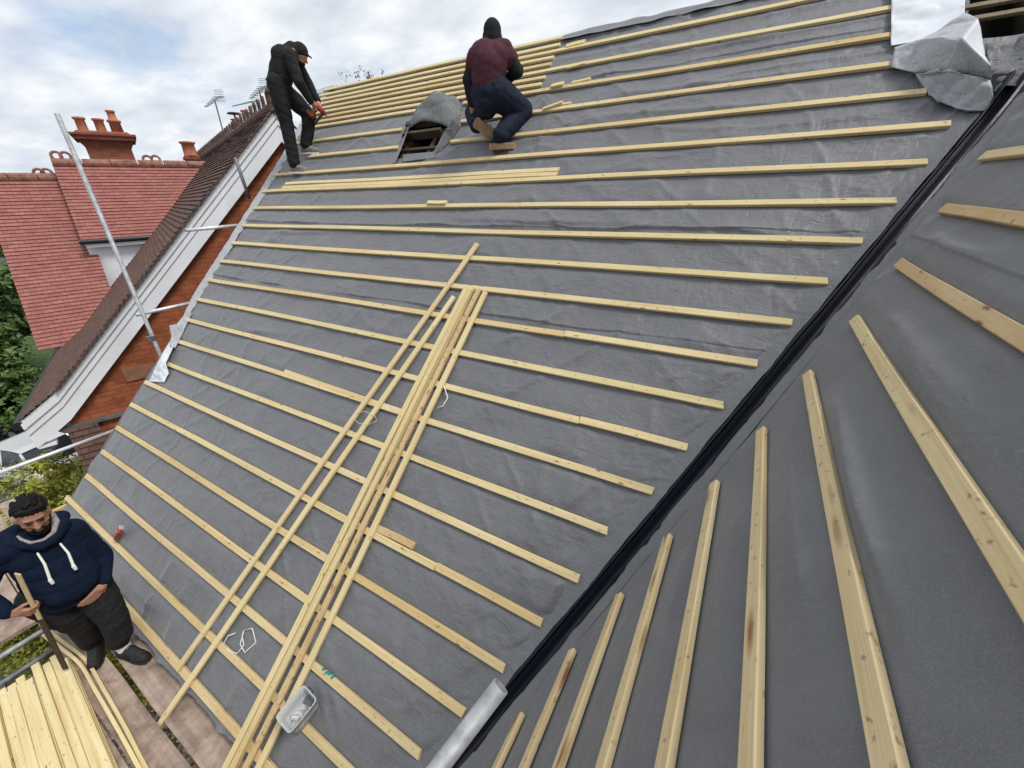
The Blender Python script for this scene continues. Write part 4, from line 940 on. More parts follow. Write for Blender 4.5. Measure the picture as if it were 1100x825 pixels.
# chimneys
def chimney(c, wb, wa, h, flare, pots, label=None, capm='ridged', mat='brickd', steps=3):
    ch = MB(); 
    def slab(z0, z1, e0, e1):
        vs = [c + NB * sx * (wb + e) + NA * sy * (wa + e) + Z3 * z for (z, e) in ((z0, e0), (z1, e1)) for sx, sy in ((-1, -1), (1, -1), (1, 1), (-1, 1))]
        b = len(ch.v); fs = [(3, 2, 1, 0), (4, 5, 6, 7), (0, 1, 5, 4), (1, 2, 6, 5), (2, 3, 7, 6), (3, 0, 4, 7)]; uv = []
        for f in fs:
            uv.append([((np.array(vs[j]) - c) @ (NB + NA * .999), (np.array(vs[j]) - c) @ Z3) if f not in fs[:2] else ((np.array(vs[j]) - c) @ NB, (np.array(vs[j]) - c) @ NA) for j in f])
        ch.add(vs, fs, uv)
    hb = h - flare * 2.4 if flare else h
    slab(-2.5, hb, 0, 0)
    if flare:
        n = 7
        for i in range(n):
            e0 = flare * (i / n) ** 1.6; e1 = flare * ((i + .75) / n) ** 1.6; slab(hb + flare * 2.0 * i / n + .001, hb + flare * 2.0 * (i + 1) / n, e0, e1)
        slab(hb + flare * 2.0 + .001, hb + flare * 2.0 + .09, flare + .05, flare + .05); slab(hb + flare * 2.0 + .091, hb + flare * 2.0 + .14, flare + .09, flare + .09)
        slab(hb + flare * 2 + .141, hb + flare * 2 + .2, flare, flare - .06)
        top = hb + flare * 2 + .17
    else: slab(h + .001, h + .07, .04, .04); slab(h + .071, h + .12, .02, .0); top = h + .1
    o = ch.build('chimney', MT[mat], nh)
    for (pb, pr, ph, cowl) in pots:
        mb = MB(); p = c + NB * pb + Z3 * top
        if cowl == 'taper': mb.lathe(p, [(pr, 0), (pr * .9, ph * .55), (pr * 1.12, ph * .57), (pr * 1.12, ph * .66), (pr * .72, ph * .7), (pr * .6, ph * 1.0), (pr * .75, ph * 1.02), (pr * .75, ph * 1.1), (pr * .5, ph * 1.1)], 16)
        else: mb.lathe(p, [(pr * 1.05, 0), (pr * .92, ph * .1), (pr * .86, ph * .82), (pr * 1.08, ph * .86), (pr * 1.1, ph * .98), (pr * .8, ph), (pr * .75, ph * .7)], 16)
        mb.build('chimney_pot', MT['pot'], o, True)
        if cowl == 'disc':
            mb = MB(); mb.lathe(p + Z3 * ph, [(.02, 0), (.02, .10), (pr * 1.5, .10), (pr * 1.3, .125), (.02, .14)], 14); mb.build('cowl', MT['blackp'], o)
    return o, top
# big stack behind the red ridge
aC = 7.6
def onA(px, py, a): d = ray(px, py); return CAM + d * (((APX + NA * a - CAM) @ NA) / (d @ NA))
cl, cr_ = onA(99, 172, aC), onA(146, 176, aC); cc = (cl + cr_) / 2; wb = ((cr_ - cl) @ NB) / 2
zt = onA(108, 142, aC)[2]; c = np.array([cc[0], cc[1], cl[2]]) + NA * .35
chimney(c, wb * 1.06, .38, zt - c[2] - .14, .10, [(-wb * .84, .115, .36, ''), (0.0, .115, .35, ''), (wb * .74, .13, .50, 'taper')])
def small_stack(px, py, pyt, wpx, a, pots, mat='brickd'):
    p = onA(px, py, a); q = onA(px, pyt, a); w = abs((onA(px + wpx / 2, py, a) - onA(px - wpx / 2, py, a)) @ NB) / 2
    chimney(p, w, w * .9, q[2] - p[2], 0, pots, mat=mat)
small_stack(258, 146, 139, 10, 4.2, [(0, .10, .10, 'disc')])
small_stack(271.5, 142, 136, 8, 3.4, [(-.065, .065, .2, ''), (.085, .065, .17, '')])
small_stack(211, 184, 172, 15, 9.8, [(.0, .2, .42, '')])
# television aerials on the stacks
def aerial(px, py, pyb, pxb, a, boom, label):
    t = onA(px, py, a); b = onA(pxb, pyb, a); o = thing('tv_aerial', label, 'aerial', b - Z3 * .6, 'television aerials on the chimneys')
    mb = MB(); mb.tube([b - Z3 * .8, t + (t - b) * .03], .016, 6); mb.build('mast', MT['rust'], o)
    p0, p1 = onA(px + boom[0], py + boom[1], a - .2), onA(px + boom[2], py + boom[3], a + .2); mb = MB(); mb.tube([p0, p1], .010, 5); d = (p1 - p0) / np.linalg.norm(p1 - p0)
    s = np.cross(d, Z3); s /= np.linalg.norm(s); n = boom[4]
    for i in range(n):
        c = p0 + (p1 - p0) * (i + .5) / n; l = .07 + .09 * (i / n); mb.tube([c - s * l, c + s * l], .007, 4)
    mb.build('boom', MT['rust'], o)
    mb = MB()
    for k in (-1, 1):
        for j in range(4): mb.tube([p1 - s * .12 + Z3 * k * (.03 + .03 * j), p1 + s * .12 + Z3 * k * (.03 + .03 * j)], .004, 4)
    mb.build('reflector', MT['rust'], o); return o
aerial(231, 109, 147, 240, 5.2, (-10, 6, 5, -6, 8), 'tallest rooftop aerial on a slim mast, farthest from the standing man')
aerial(269.5, 114, 138, 272, 3.6, (-19, 0, 6, -6, 9), 'low broad aerial with a long boom above the twin chimney pots')
aerial(278.5, 97, 130, 284, 2.6, (-9, 9, 6, -5, 7), 'rooftop aerial closest to the standing man, behind the gable peak')

# ------------------------------------------------------------------ people
def caps_mesh(caps):
    mb = MB()
    for c in caps:
        if len(c) == 4:                       # tapered capsule
            p, r0, q, r1 = np.array(c[0], float), c[1], np.array(c[2], float), c[3]; d = q - p; L = np.linalg.norm(d); d = d / (L + 1e-9)
            pts, rs = [], []
            for k in range(6): a = math.pi / 2 * (1 - k / 5); pts.append(p - d * r0 * math.sin(a)); rs.append(max(1e-4, r0 * math.cos(a)))
            for k in range(1, 6): a = math.pi / 2 * k / 5; pts.append(q + d * r1 * math.sin(a)); rs.append(max(1e-4, r1 * math.cos(a)))
            a = Z3 if abs(d[2]) < .9 else X3; a = a - d * (a @ d); a /= np.linalg.norm(a); b = np.cross(d, a); n = 16; vs = []
            for pt_, rr in zip(pts, rs): vs += [pt_ + rr * (a * math.cos(6.28319 * k / n) + b * math.sin(6.28319 * k / n)) for k in range(n)]
            m = len(pts); fs = [(i * n + k, i * n + (k + 1) % n, (i + 1) * n + (k + 1) % n, (i + 1) * n + k) for i in range(m - 1) for k in range(n)]
            fs += [tuple(range(n - 1, -1, -1)), tuple((m - 1) * n + k for k in range(n))]; mb.add(vs, fs)
        else:                                 # ellipsoid: centre, (3 axis vectors)
            c0, ax = np.array(c[0], float), [np.array(q, float) for q in c[1]]; vs, n, m = [], 18, 12
            for i in range(m + 1):
                th = math.pi * i / m; s = max(math.sin(th), 1e-3)
                vs += [c0 + ax[0] * s * math.cos(6.28319 * k / n) + ax[1] * s * math.sin(6.28319 * k / n) + ax[2] * math.cos(th) for k in range(n)]
            fs = [(i * n + k, i * n + (k + 1) % n, (i + 1) * n + (k + 1) % n, (i + 1) * n + k) for i in range(m) for k in range(n)]
            fs += [tuple(range(n)), tuple(m * n + k for k in range(n - 1, -1, -1))]
            if np.dot(np.cross(ax[0], ax[1]), ax[2]) > 0: fs = [tuple(reversed(f)) for f in fs]
            mb.add(vs, fs)
    return mb
def flesh(name, caps, mat, parent=None, vox=.012, sm=4, fold=0., fk=22, seed=1, org=None, fdir=None):
    """one continuous skin over the given volumes"""
    mb = caps_mesh(caps); me = bpy.data.meshes.new(name + '_t'); me.from_pydata(mb.v, [], mb.f); me.update()
    bm = bmesh.new(); bm.from_mesh(me); bmesh.ops.recalc_face_normals(bm, faces=bm.faces[:]); bm.to_mesh(me); bm.free()
    o = bpy.data.objects.new(name + '_t', me); COL.objects.link(o)
    r = o.modifiers.new('r', 'REMESH'); r.mode = 'VOXEL'; r.voxel_size = vox
    s = o.modifiers.new('s', 'SMOOTH'); s.iterations = sm; s.factor = .6
    dg = bpy.context.evaluated_depsgraph_get(); me2 = bpy.data.meshes.new_from_object(o.evaluated_get(dg))
    bpy.data.objects.remove(o); bpy.data.meshes.remove(me)
    n = len(me2.vertices); co_ = np.zeros(n * 3, np.float32); me2.vertices.foreach_get('co', co_); co_ = co_.reshape(-1, 3)
    if fold:
        no = np.zeros(n * 3, np.float32); me2.vertices.foreach_get('normal', no); no = no.reshape(-1, 3)
        w = co_ + .02 * np.stack([n3(co_, 12, seed + i) for i in range(3)], 1)
        if fdir is not None:                  # drape folds run across this direction
            t = w @ np.array(fdir); k = .55 * np.abs(np.sin(t * fk * 1.6 + 3.0 * n3(w, 8, seed + 9))) ** .45 + .45 * np.abs(n3(w, fk * 2.2, seed + 21, 5)) ** .5
        else: k = np.abs(n3(w, fk, seed + 5, 5)) ** .6
        co_ = co_ + no * ((k - .5) * fold * (.5 + .8 * np.clip(n3(w, 7, seed + 8) + .4, 0, 1)))[:, None]
    org = np.zeros(3) if org is None else np.array(org)
    me2.vertices.foreach_set('co', (co_ - org).astype(np.float32).ravel()); me2.materials.clear(); me2.materials.append(mat); me2.name = name
    me2.polygons.foreach_set('material_index', [0] * len(me2.polygons)); me2.polygons.foreach_set('use_smooth', [True] * len(me2.polygons)); me2.update()
    ob = bpy.data.objects.new(name, me2); return link(ob, parent, Matrix.Translation(Vector(org)))
def ell(c, fx, uz, a, b, d):           # ellipsoid with frame: forward fx (a), side (b), up uz (d)
    fx = np.array(fx, float); fx /= np.linalg.norm(fx); uz = np.array(uz, float); uz = uz - fx * (uz @ fx); uz /= np.linalg.norm(uz); sy = np.cross(uz, fx)
    return (c, (fx * a, sy * b, uz * d))
def chain(pts, rs): return [(pts[i], rs[i], pts[i + 1], rs[i + 1]) for i in range(len(pts) - 1)]
def hand(w, d, side, up, curl=.5, s=1.0, thumb=1):
    """palm from the wrist along d; fingers curl towards -up; thumb leaves the palm edge on +side"""
    w, d, side, up = (np.array(q, float) for q in (w, d, side, up)); d /= np.linalg.norm(d); side = side - d * (side @ d); side /= np.linalg.norm(side); up = np.cross(d, side) if np.cross(d, side) @ up > 0 else -np.cross(d, side)
    C_ = [(w, .026 * s, w + d * .03 * s, .03 * s)]
    for k in (-1, -.35, .35, 1): C_.append((w + d * .02 * s + side * .02 * s * k, .017 * s, w + d * .085 * s + side * .03 * s * k, .014 * s))
    for k, L in ((1, .072), (.35, .082), (-.35, .076), (-1, .058)):
        p = w + d * .088 * s + side * .031 * s * k; a = 0; L *= s
        for seg, f in enumerate((.45, .32, .26)):
            a += curl * (1.0, 1.25, .9)[seg]; q = p + (d * math.cos(a) - up * math.sin(a)) * L * f * 1.05
            C_.append((p, (.0105 - .0012 * seg) * s, q, (.0095 - .0012 * seg) * s)); p = q
    p = w + d * .03 * s + side * .03 * s * thumb; q = p + (d * .6 + side * thumb * .75 - up * .35) * .042 * s; r = q + (d * .85 + side * thumb * .1 - up * .6) * .034 * s
    C_ += [(p, .016 * s, q, .0125 * s), (q, .012 * s, r, .0095 * s)]
    return C_

# --- man in the navy hoodie, standing on the boards and leaning on a length of timber
B0 = np.array([-4.2, 0., DZ]); A_ = lambda x, y, z: B0 + np.array([x, y, z])
hc = A_(.03, .09, 1.615); hf = np.array([.92, -.12, -.30]); hf /= np.linalg.norm(hf); hu = np.array([.28, .06, .95]); hu = hu - hf * (hu @ hf); hu /= np.linalg.norm(hu); hs = np.cross(hu, hf)
H = lambda f, s, u: hc + hf * f + hs * s + hu * u
shL, shR = A_(-.03, .212, 1.335), A_(-.05, -.145, 1.40); elL, wrL = A_(-.01, .268, 1.0), A_(.15, .178, .855); elR, wrR = A_(-.06, -.335, 1.17), A_(.12, -.265, 1.03)
pel = A_(-.04, .01, .90); knL, knR = A_(.11, .11, .47), A_(-.07, -.04, .48); anL, anR = A_(.08, .06, .09), A_(-.22, -.06, .09)
hip = [A_(-.03, .12, .88), A_(-.06, -.11, .88)]
body = [ell(hc, hf, hu, .098, .078, .122), ell(H(.022, 0, -.068), hf, hu, .070, .064, .058), (H(-.03, 0, -.06), .06, A_(-.05, .07, 1.40), .066),
        (H(.088, 0, .012), .012, H(.112, 0, -.028), .0165), (H(.098, .014, -.033), .010, H(.098, -.014, -.033), .010),
        ell(H(.082, 0, -.066), hf, hu, .017, .026, .008), ell(H(.078, 0, -.085), hf, hu, .018, .022, .010), ell(H(.078, 0, .036), hf, hu, .02, .055, .012),
        ell(H(-.005, .082, -.012), hf, hu, .02, .012, .034), ell(H(-.005, -.082, -.012), hf, hu, .02, .012, .034), (H(.068, .034, -.022), .022, H(.05, .05, -.03), .02), (H(.068, -.034, -.022), .022, H(.05, -.05, -.03), .02),
        (A_(-.05, .06, 1.40), .07, pel, .11)] + chain([A_(-.04, .05, 1.36), shL, elL, wrL], [.055, .045, .036, .027]) + chain([A_(-.04, .0, 1.36), shR, elR, wrR], [.055, .045, .036, .027]) \
    + chain([hip[0], knL, anL], [.085, .055, .04]) + chain([hip[1], knR, anR], [.085, .055, .04]) + chain([anL, anL + np.array([.16, .05, -.045])], [.04, .03]) + chain([anR, anR + np.array([.13, -.05, -.045])], [.04, .03]) \
    + hand(wrL, (.035, -.14, -.065), (.2, -.35, .85), (.95, .2, .1), .25, 1.12, -1) + hand(wrR, (.12, .17, -.10), (.3, .0, .9), (.5, -.8, .1), .8, 1.08)
man = flesh('person', body, MT['skin'], None, .0062, 3, org=B0)
tag(man, 'bearded man in navy hoodie and black trousers standing on scaffold boards holding timber', 'person', 'roofers at work')
def tufts():
    r = random.Random(4); out = []
    for i in range(150):
        th = r.uniform(0, 6.283); ph = r.uniform(.05, 1.5); d = (math.sin(ph) * math.cos(th), math.sin(ph) * math.sin(th), math.cos(ph))
        if d[0] > .55 and d[2] < .62: continue
        f, s_, u = -.028 + d[0] * .096, d[1] * .084, .042 + d[2] * .098
        p = H(f - .018 + d[0] * .0, s_ * .98, u + .006); q = H(f + .016 + d[0] * .008, s_ * 1.03 + r.uniform(-.008, .008), u - .010 * (1 - d[2]) + r.uniform(.0, .008)); out.append((p, .0095, q, .0045))
    return out
flesh('beard', [ell(H(.026, 0, -.092), hf, hu, .066, .067, .040), ell(H(.080, 0, -.112), hf, hu, .022, .032, .018), (H(.034, .062, -.062), .015, H(.0, .076, -.01), .009), (H(.034, -.062, -.062), .015, H(.0, -.076, -.01), .009),
                (H(.094, .028, -.056), .009, H(.103, .0, -.049), .009), (H(.094, -.028, -.056), .009, H(.103, .0, -.049), .009), (H(.088, .030, -.058), .006, H(.076, .038, -.09), .009), (H(.088, -.030, -.058), .006, H(.076, -.038, -.09), .009)], MT['beard'], man, .005, 2, .002, 90, org=B0)
flesh('hair', [ell(H(-.028, 0, .040), hf, hu, .094, .0835, .099), ell(H(-.045, 0, -.01), hf, hu, .07, .083, .07)] + [(H(.045, s_, .098), .018, H(.072 - abs(s_) * .35, s_ * 1.1, .086 - .003 * k), .011) for k, s_ in enumerate((-.055, -.035, -.015, .005, .025, .045, .06))] + tufts(), MT['hair'], man, .0045, 1, .003, 90, 3, org=B0)
for s_ in (-1, 1):
    flesh('eyebrow', [(H(.100, .012 * s_, .030), .0055, H(.088, .046 * s_, .033), .0045)], MT['hair'], man, .003, 1, org=B0)
    flesh('eye', [ell(H(.0885, .030 * s_, .008), hf, hu, .008, .0145, .0058)], MT['hair'], man, .003, 1, org=B0)
tr = lambda k: 1.0 * k
flesh('hoodie', [(A_(-.055, .06, 1.33), .13, A_(-.01, .05, 1.12), .175), (A_(-.01, .05, 1.12), .172, A_(.015, .03, .94), .172), (A_(-.03, .13, 1.27), .11, A_(.02, .11, 1.0), .14), (A_(-.04, -.05, 1.29), .11, A_(.0, -.05, 1.0), .14),
                 ell(A_(.06, .04, 1.0), X3, Z3, .16, .19, .17), ell(A_(-.01, .02, .835), X3, Z3, .185, .195, .05)]
      + chain([A_(-.045, .08, 1.385), shL, elL, wrL * .9 + elL * .1], [.085, .082, .068, .05]) + chain([A_(-.045, .02, 1.40), shR, elR, wrR * .9 + elR * .1], [.085, .082, .068, .05])
      + [ell(wrL * .9 + elL * .1, wrL - elL, X3, .03, .046, .046), ell(wrR * .9 + elR * .1, wrR - elR, X3, .03, .046, .046)], MT['navy'], man, .009, 10, .014, 17, 2, B0, (.25, .15, 1.))
flesh('hood', [(A_(-.10, .20, 1.435), .055, A_(-.16, .07, 1.46), .06), (A_(-.16, .07, 1.46), .06, A_(-.12, -.07, 1.47), .055), (A_(-.10, .20, 1.435), .05, A_(.0, .19, 1.42), .04), (A_(.0, .19, 1.42), .045, A_(.095, .09, 1.385), .034),
               (A_(-.12, -.07, 1.47), .05, A_(-.02, -.06, 1.45), .04), (A_(-.02, -.06, 1.45), .045, A_(.095, .04, 1.385), .034)], MT['navy'], man, .009, 4, .012, 20, 4, B0)
flesh('hood_lining', [*chain([A_(-.09, .165, 1.49), A_(.0, .165, 1.47), A_(.07, .125, 1.435), A_(.098, .065, 1.428), A_(.075, .005, 1.44), A_(.02, -.02, 1.47), A_(-.03, -.025, 1.48)], [.030, .024, .015, .012, .012, .013, .010])], MT['lining'], man, .008, 3, .004, 30, 6, B0)
for a, b, c in (((.115, .115, 1.345), (.165, .118, 1.27), (.200, .10, 1.17)), ((.115, .0, 1.36), (.165, -.005, 1.28), (.200, -.03, 1.16))):
    flesh('drawstring', [(A_(*a), .007, A_(*b), .0085), (A_(*b), .0085, A_(*c), .010), (A_(*c), .0125, A_(c[0] + .004, c[1], c[2] - .03), .011)], MT['cord'], man, .004, 1, org=B0)
flesh('hoodie_pocket', [ell(A_(.165, .035, .985), (.96, 0, .28), Z3, .062, .155, .10)], MT['navy'], man, .009, 3, .006, 30, 9, B0)
flesh('trousers', chain([hip[0] + Z3 * .03, (hip[0] + knL) / 2 + X3 * .02, knL, (knL + anL) / 2, anL + Z3 * .13], [.14, .12, .098, .092, .082]) + chain([hip[1] + Z3 * .03, (hip[1] + knR) / 2 + X3 * .03, knR, (knR + anR) / 2, anR + Z3 * .06], [.14, .12, .10, .095, .086])
      + [ell(A_(-.03, .01, .87), X3, Z3, .165, .185, .13)], MT['char'], man, .009, 10, .014, 18, 12, B0, (.3, .1, 1.))
flesh('sock', [(anL + np.array([.0, 0, -.03]), .05, anL + np.array([.0, 0, .07]), .052)], MT['sock'], man, .008, 2, .006, 60, 13, B0)
def shoe(an, d, name, mat, parent, org, s=1., sole=None):
    d = np.array(d, float); d /= np.linalg.norm(d); an = np.array(an, float); dz = an[2] - (org[2] if name == 'boot' else an[2] - .085)
    u = Z3; fl = an - Z3 * (.083 * s)
    o = flesh(name, [(an - d * .045 * s - Z3 * .03 * s, .046 * s, an + d * .02 * s - Z3 * .02 * s, .05 * s), (an - d * .05 * s - Z3 * .05 * s, .04 * s, an + d * .17 * s - Z3 * .047 * s, .038 * s), (an + d * .10 * s - Z3 * .043 * s, .048 * s, an + d * .165 * s - Z3 * .046 * s, .043 * s), (an + d * .04 * s - Z3 * .005 * s, .042 * s, an + d * .13 * s - Z3 * .03 * s, .04 * s)], mat, parent, .008, 3, .004, 40, 5, org)
    if name == 'boot' and mat is MT['boot']:
        mb = MB(); q = np.cross(d, Z3)
        for k in range(5):
            c = an + d * (.045 + .022 * k) * s + Z3 * (.030 - .0125 * k) * s; mb.tube([c - q * .022 - Z3 * .004, c + Z3 * .008, c + q * .022 - Z3 * .004], .0035, 5)
        mb.build('laces', MT['greyp'], o)
    if sole is not None:
        q = np.cross(d, u); mb = MB(); pr = [(-.095, .03), (-.08, .042), (0, .043), (.09, .05), (.16, .046), (.20, .03), (.21, 0)]
        out = [fl + d * x * s + q * y * s for x, y in pr] + [fl + d * x * s - q * y * s for x, y in reversed(pr[:-1])]; n = len(out)
        mb.add([p for p in out] + [p + u * .024 * s for p in out], [tuple(range(n - 1, -1, -1)), tuple(range(n, 2 * n))] + [(i, (i + 1) % n, n + (i + 1) % n, n + i) for i in range(n)])
        so_ = mb.build('sole', sole, o, bevel=.004)
    return o
shoe(anL + X3 * .015, (.28, .085, 0), 'boot', MT['boot'], man, B0, 1.1, MT['blackp']); shoe(anR, (.22, -.09, 0), 'boot', MT['boot'], man, B0, 1.1, MT['blackp'])
# timber in his hand
tA, tB = A_(.24, -.12, 1.40), A_(-.16, -.26, .14)
tg_ = thing('held_timber', 'splintered length of timber in the hand of the man in the navy hoodie', 'timber', tB)
hm = wrR + np.array([.12, .17, -.10]) / .231 * .10 - np.array([.01, -.028, 0])
dirT = (tA - tB) / np.linalg.norm(tA - tB)
mid = tB + dirT * ((hm - tB) @ dirT); sh = hm - mid + np.array([.0, -.0, .0]); tA, tB = tA + sh * .9, tB + sh * .9
batten('dark_blade', tB, tB + (tA - tB) * .58, (1, -.5, 0), .034, .010, MT['raft'], tg_, .001, 3)
batten('pale_end', tB + (tA - tB) * .581, tA, (1, -.5, 0), .024, .014, MT['lath'] if False else MT['batc'], tg_, .004, 5, .03)

# --- man stooping at the verge with a nail gun
def px3(base_px, D0):
    return lambda px, py, dd=0.: dist(px, py, D0 + dd)
D0m = 7.36
J = px3(None, D0m)
fN = cm(320, 186.5, .03); fF = cm(331, 166, .03)
hipM = J(301, 94, 0); kN, aN = J(308, 134, -.05), fN + Z3 * .085 - X3 * .03; kF, aF = J(332, 124, .12), fF + Z3 * .085
chM, nkM, hdM = J(306, 65, 0), J(314, 54, .02), J(322.5, 58, .04)
shN, elN, wrN = J(311, 61, -.17), J(321, 88, -.24), J(334, 109, -.12); shF, elF, wrF = J(314, 60, .17), J(329, 86, .2), J(342, 110, .12)
r_ = RT * 1.0; b0m = fN * 1.0
hfm = RT * .80 - Z3 * .60; hum = RT * .6 + Z3 * .8
mb_ = [ell(hdM, hfm, hum, .095, .076, .118), ell(hdM + hfm / 1. * .03 - hum * .06, hfm, hum, .065, .058, .055), (hdM - hum * .05, .06, nkM, .062), (hdM + hfm * .085 - hum * .0, .012, hdM + hfm * .11 - hum * .035, .016),
       (nkM, .06, chM, .10), (chM, .10, hipM, .10)] + chain([nkM, shN, elN, wrN], [.07, .055, .042, .03]) + chain([nkM, shF, elF, wrF], [.07, .055, .042, .03]) + chain([hipM - FW * .08, kN, aN], [.09, .055, .04]) + chain([hipM + FW * .08, kF, aF], [.09, .055, .04]) \
    + chain([aN, aN + RT * .14 - Z3 * .04], [.04, .03]) + chain([aF, aF + RT * .14 - Z3 * .04], [.04, .03]) + hand(wrN, J(338, 114, -.05) - wrN, FW, Z3, .8, 1., 1) + hand(wrF, J(346, 116, .05) - wrF, -FW, Z3, .8, 1., 1)
m1 = flesh('person', mb_, MT['skin2'], None, .009, 3, org=b0m)
tag(m1, 'man in black hoodie and dusty black trousers stooping at the verge with a red tool', 'person', 'roofers at work')
flesh('hoodie', [(nkM, .10, chM, .15), (chM, .16, J(303, 76, 0), .15), (J(303, 74, 0), .15, J(300, 86, 0), .145), (chM - FW * .05, .14, J(304, 82, -.05), .13), (chM + FW * .05, .14, J(304, 82, .05), .13)] + chain([J(310, 60, -.06), shN, elN, wrN * .93 + elN * .07], [.11, .088, .07, .05]) + chain([J(312, 60, .06), shF, elF, wrF * .93 + elF * .07], [.11, .085, .07, .05]), MT['blk'], m1, .011, 10, .013, 17, 3, b0m, (.3, .3, 1))
flesh('hood', [(J(305, 56, -.05), .05, J(308, 53, .05), .055), (J(308, 53, .05), .05, J(315, 54, .08), .045), (J(305, 56, -.05), .05, J(313, 57, -.09), .04)], MT['blk'], m1, .010, 3, .01, 24, 4, b0m)
flesh('cap', [ell(hdM + hum * .03 - hfm * .015, hfm, hum, .106, .088, .102), ell(hdM + hum * .05 + hfm * .10, hfm, hum, .05, .06, .012)], MT['blk'], m1, .008, 3, org=b0m)
flesh('beard', [ell(hdM + hfm * .045 - hum * .085, hfm, hum, .058, .06, .04)], MT['beard'], m1, .008, 2, .004, 60, 2, b0m)
flesh('belt', [ell(J(298, 86.5, 0), RT, Z3, .155, .15, .016)], MT['under'], m1, .008, 2, org=b0m)
flesh('trousers', [ell(hipM, RT, Z3, .155, .155, .13)] + chain([hipM - FW * .07, (hipM + kN) / 2 - FW * .05, kN, (kN + aN) / 2, aN + Z3 * .05], [.13, .115, .09, .085, .08]) + chain([hipM + FW * .07, (hipM + kF) / 2 + FW * .05 + Z3 * .02, kF, (kF + aF) / 2, aF + Z3 * .05], [.13, .12, .095, .085, .08]), MT['char'], m1, .011, 8, .014, 18, 5, b0m, (.25, .2, 1))
shoe(aN, RT * 1. - FW * .35 * 0 - Y3 * .1, 'trainer', MT['shoe'], m1, b0m, 1.05, MT['under']); shoe(aF, RT * 1. - Y3 * .05, 'trainer', MT['shoe'], m1, b0m, 1.05, MT['under'])
ng = thing('nail_gun', 'red nail gun in the hands of the man stooping at the verge', 'nail gun', J(341, 116, 0))
g0, g1 = J(336.5, 110, -.03), J(346.5, 120, -.03); gd = (g1 - g0) / np.linalg.norm(g1 - g0); gq = np.cross(gd, FW); gq /= np.linalg.norm(gq)
mb = MB(); mb.tube([g0, g0 + gd * .05, g0 + gd * .19], .034, 12, rs=[.028, .038, .03]); mb.build('motor_body', MT['red'], ng, True)
mb = MB(); mb.box(g0 + gd * .07 - gq * .07, gd * .02, gq * .07, FW * .017); mb.box(g0 + gd * .06 - gq * .145, gd * .045, gq * .025, FW * .03); mb.build('grip', MT['red'], ng, bevel=.008)
mb = MB(); mb.box(g0 + gd * .215, gd * .03, gq * .012, FW * .012); mb.build('nose', MT['rust'], ng, bevel=.004)
mb = MB(); mb.box(g0 + gd * .16 - gq * .09, gd * .012, gq * .10, FW * .012); mb.build('magazine', MT['blackp'], ng, bevel=.003)

# --- man in maroon kneeling on the slope, seen from behind
K = px3(None, 4.93)
b0k = cm(536, 163, .03)
hipK = K(523, 100, 0); chK, nkK, hdK = K(526, 62, .02), K(527.5, 47, .06), K(529, 38.5, .08)
sLk, eLk, wLk = K(511, 62, .0), K(503.5, 86, .02), K(507, 112, .10); sRk, eRk, wRk = K(541, 54, .03), K(556, 76, .05), K(543, 86, .20)
knRk, anRk = K(561, 119, .22), K(536, 147, -.06); knLk, anLk = K(507, 122, .30), K(513, 136, .08)
ftR = cm(537, 160, .03)
kb = [ell(hdK, FW, Z3, .098, .078, .118), (hdK - Z3 * .04, .055, nkK, .055), (nkK, .06, chK, .10), (chK, .10, hipK, .10)] + chain([nkK - Z3 * .03, sLk, eLk, wLk], [.08, .058, .046, .032]) + chain([nkK - Z3 * .03, sRk, eRk, wRk], [.08, .058, .046, .032]) \
    + chain([hipK + RT * .07, knRk, anRk], [.08, .058, .045]) + chain([hipK - RT * .02, knLk + RT * .02, anLk], [.08, .058, .045]) + hand(wLk, (0, .3, -.6), RT, Z3, .5) + hand(wRk, (-.3, .5, -.3), Z3, RT, .6) + [(anRk, .04, ftR + Z3 * .05 + Y3 * .1, .035)]
m2 = flesh('person', kb, MT['skin2'], None, .009, 3, org=b0k)
tag(m2, 'man in maroon top and navy trousers kneeling on the battens, seen from behind', 'person', 'roofers at work')
def hw(p, q, f): return p + (q - p) * f
flesh('undershirt', chain([sLk, eLk, hw(eLk, wLk, .93)], [.076, .064, .048]) + chain([sRk, eRk, hw(eRk, wRk, .93)], [.076, .064, .048]) + [(nkK + Z3 * .05, .082, nkK - Z3 * .02, .092), (nkK, .09, nkK - Z3 * .05, .12), (sLk, .07, chK, .1), (sRk, .07, chK, .1), (chK, .1, hipK, .1)], MT['blk'], m2, .010, 3, .012, 26, 3, b0k)
flesh('maroon_top', [(nkK - Z3 * .035, .085, chK, .165), (chK - RT * .05, .15, K(519.5, 84, 0), .135), (chK + RT * .06, .14, K(528, 82, 0), .135), (K(524, 70, 0), .17, K(523, 88, 0), .155), (nkK - Z3 * .05, .10, sLk, .092), (nkK - Z3 * .05, .10, sRk, .092), (sRk, .092, hw(sRk, eRk, .42), .088), (sLk, .09, hw(sLk, eLk, .30), .082)], MT['maroon'], m2, .010, 14, .013, 18, 4, b0k, (.5, 0, 1))
flesh('trousers', [ell(hipK - Z3 * .02, FW, Z3, .16, .150, .14), ell(K(522, 113, .0), FW, Z3, .15, .12, .12)] + chain([hipK + RT * .10, hw(hipK, knRk, .55) + RT * .04, knRk, hw(knRk, anRk, .5), hw(knRk, anRk, .93)], [.16, .145, .115, .10, .088]) + chain([hipK - RT * .05, hw(hipK, knLk, .5) + RT * .03, knLk + RT * .02, hw(knLk, anLk, .85)], [.12, .115, .10, .085]), MT['navyt'], m2, .011, 10, .016, 17, 6, b0k, (.4, .2, 1))
flesh('shirt_tail', [(K(532, 91, -.11), .05, K(541, 94, -.05), .05), (K(534, 96, -.13), .045, K(543, 98, -.07), .04)], MT['navyt'], m2, .009, 3, .012, 24, 8, b0k)
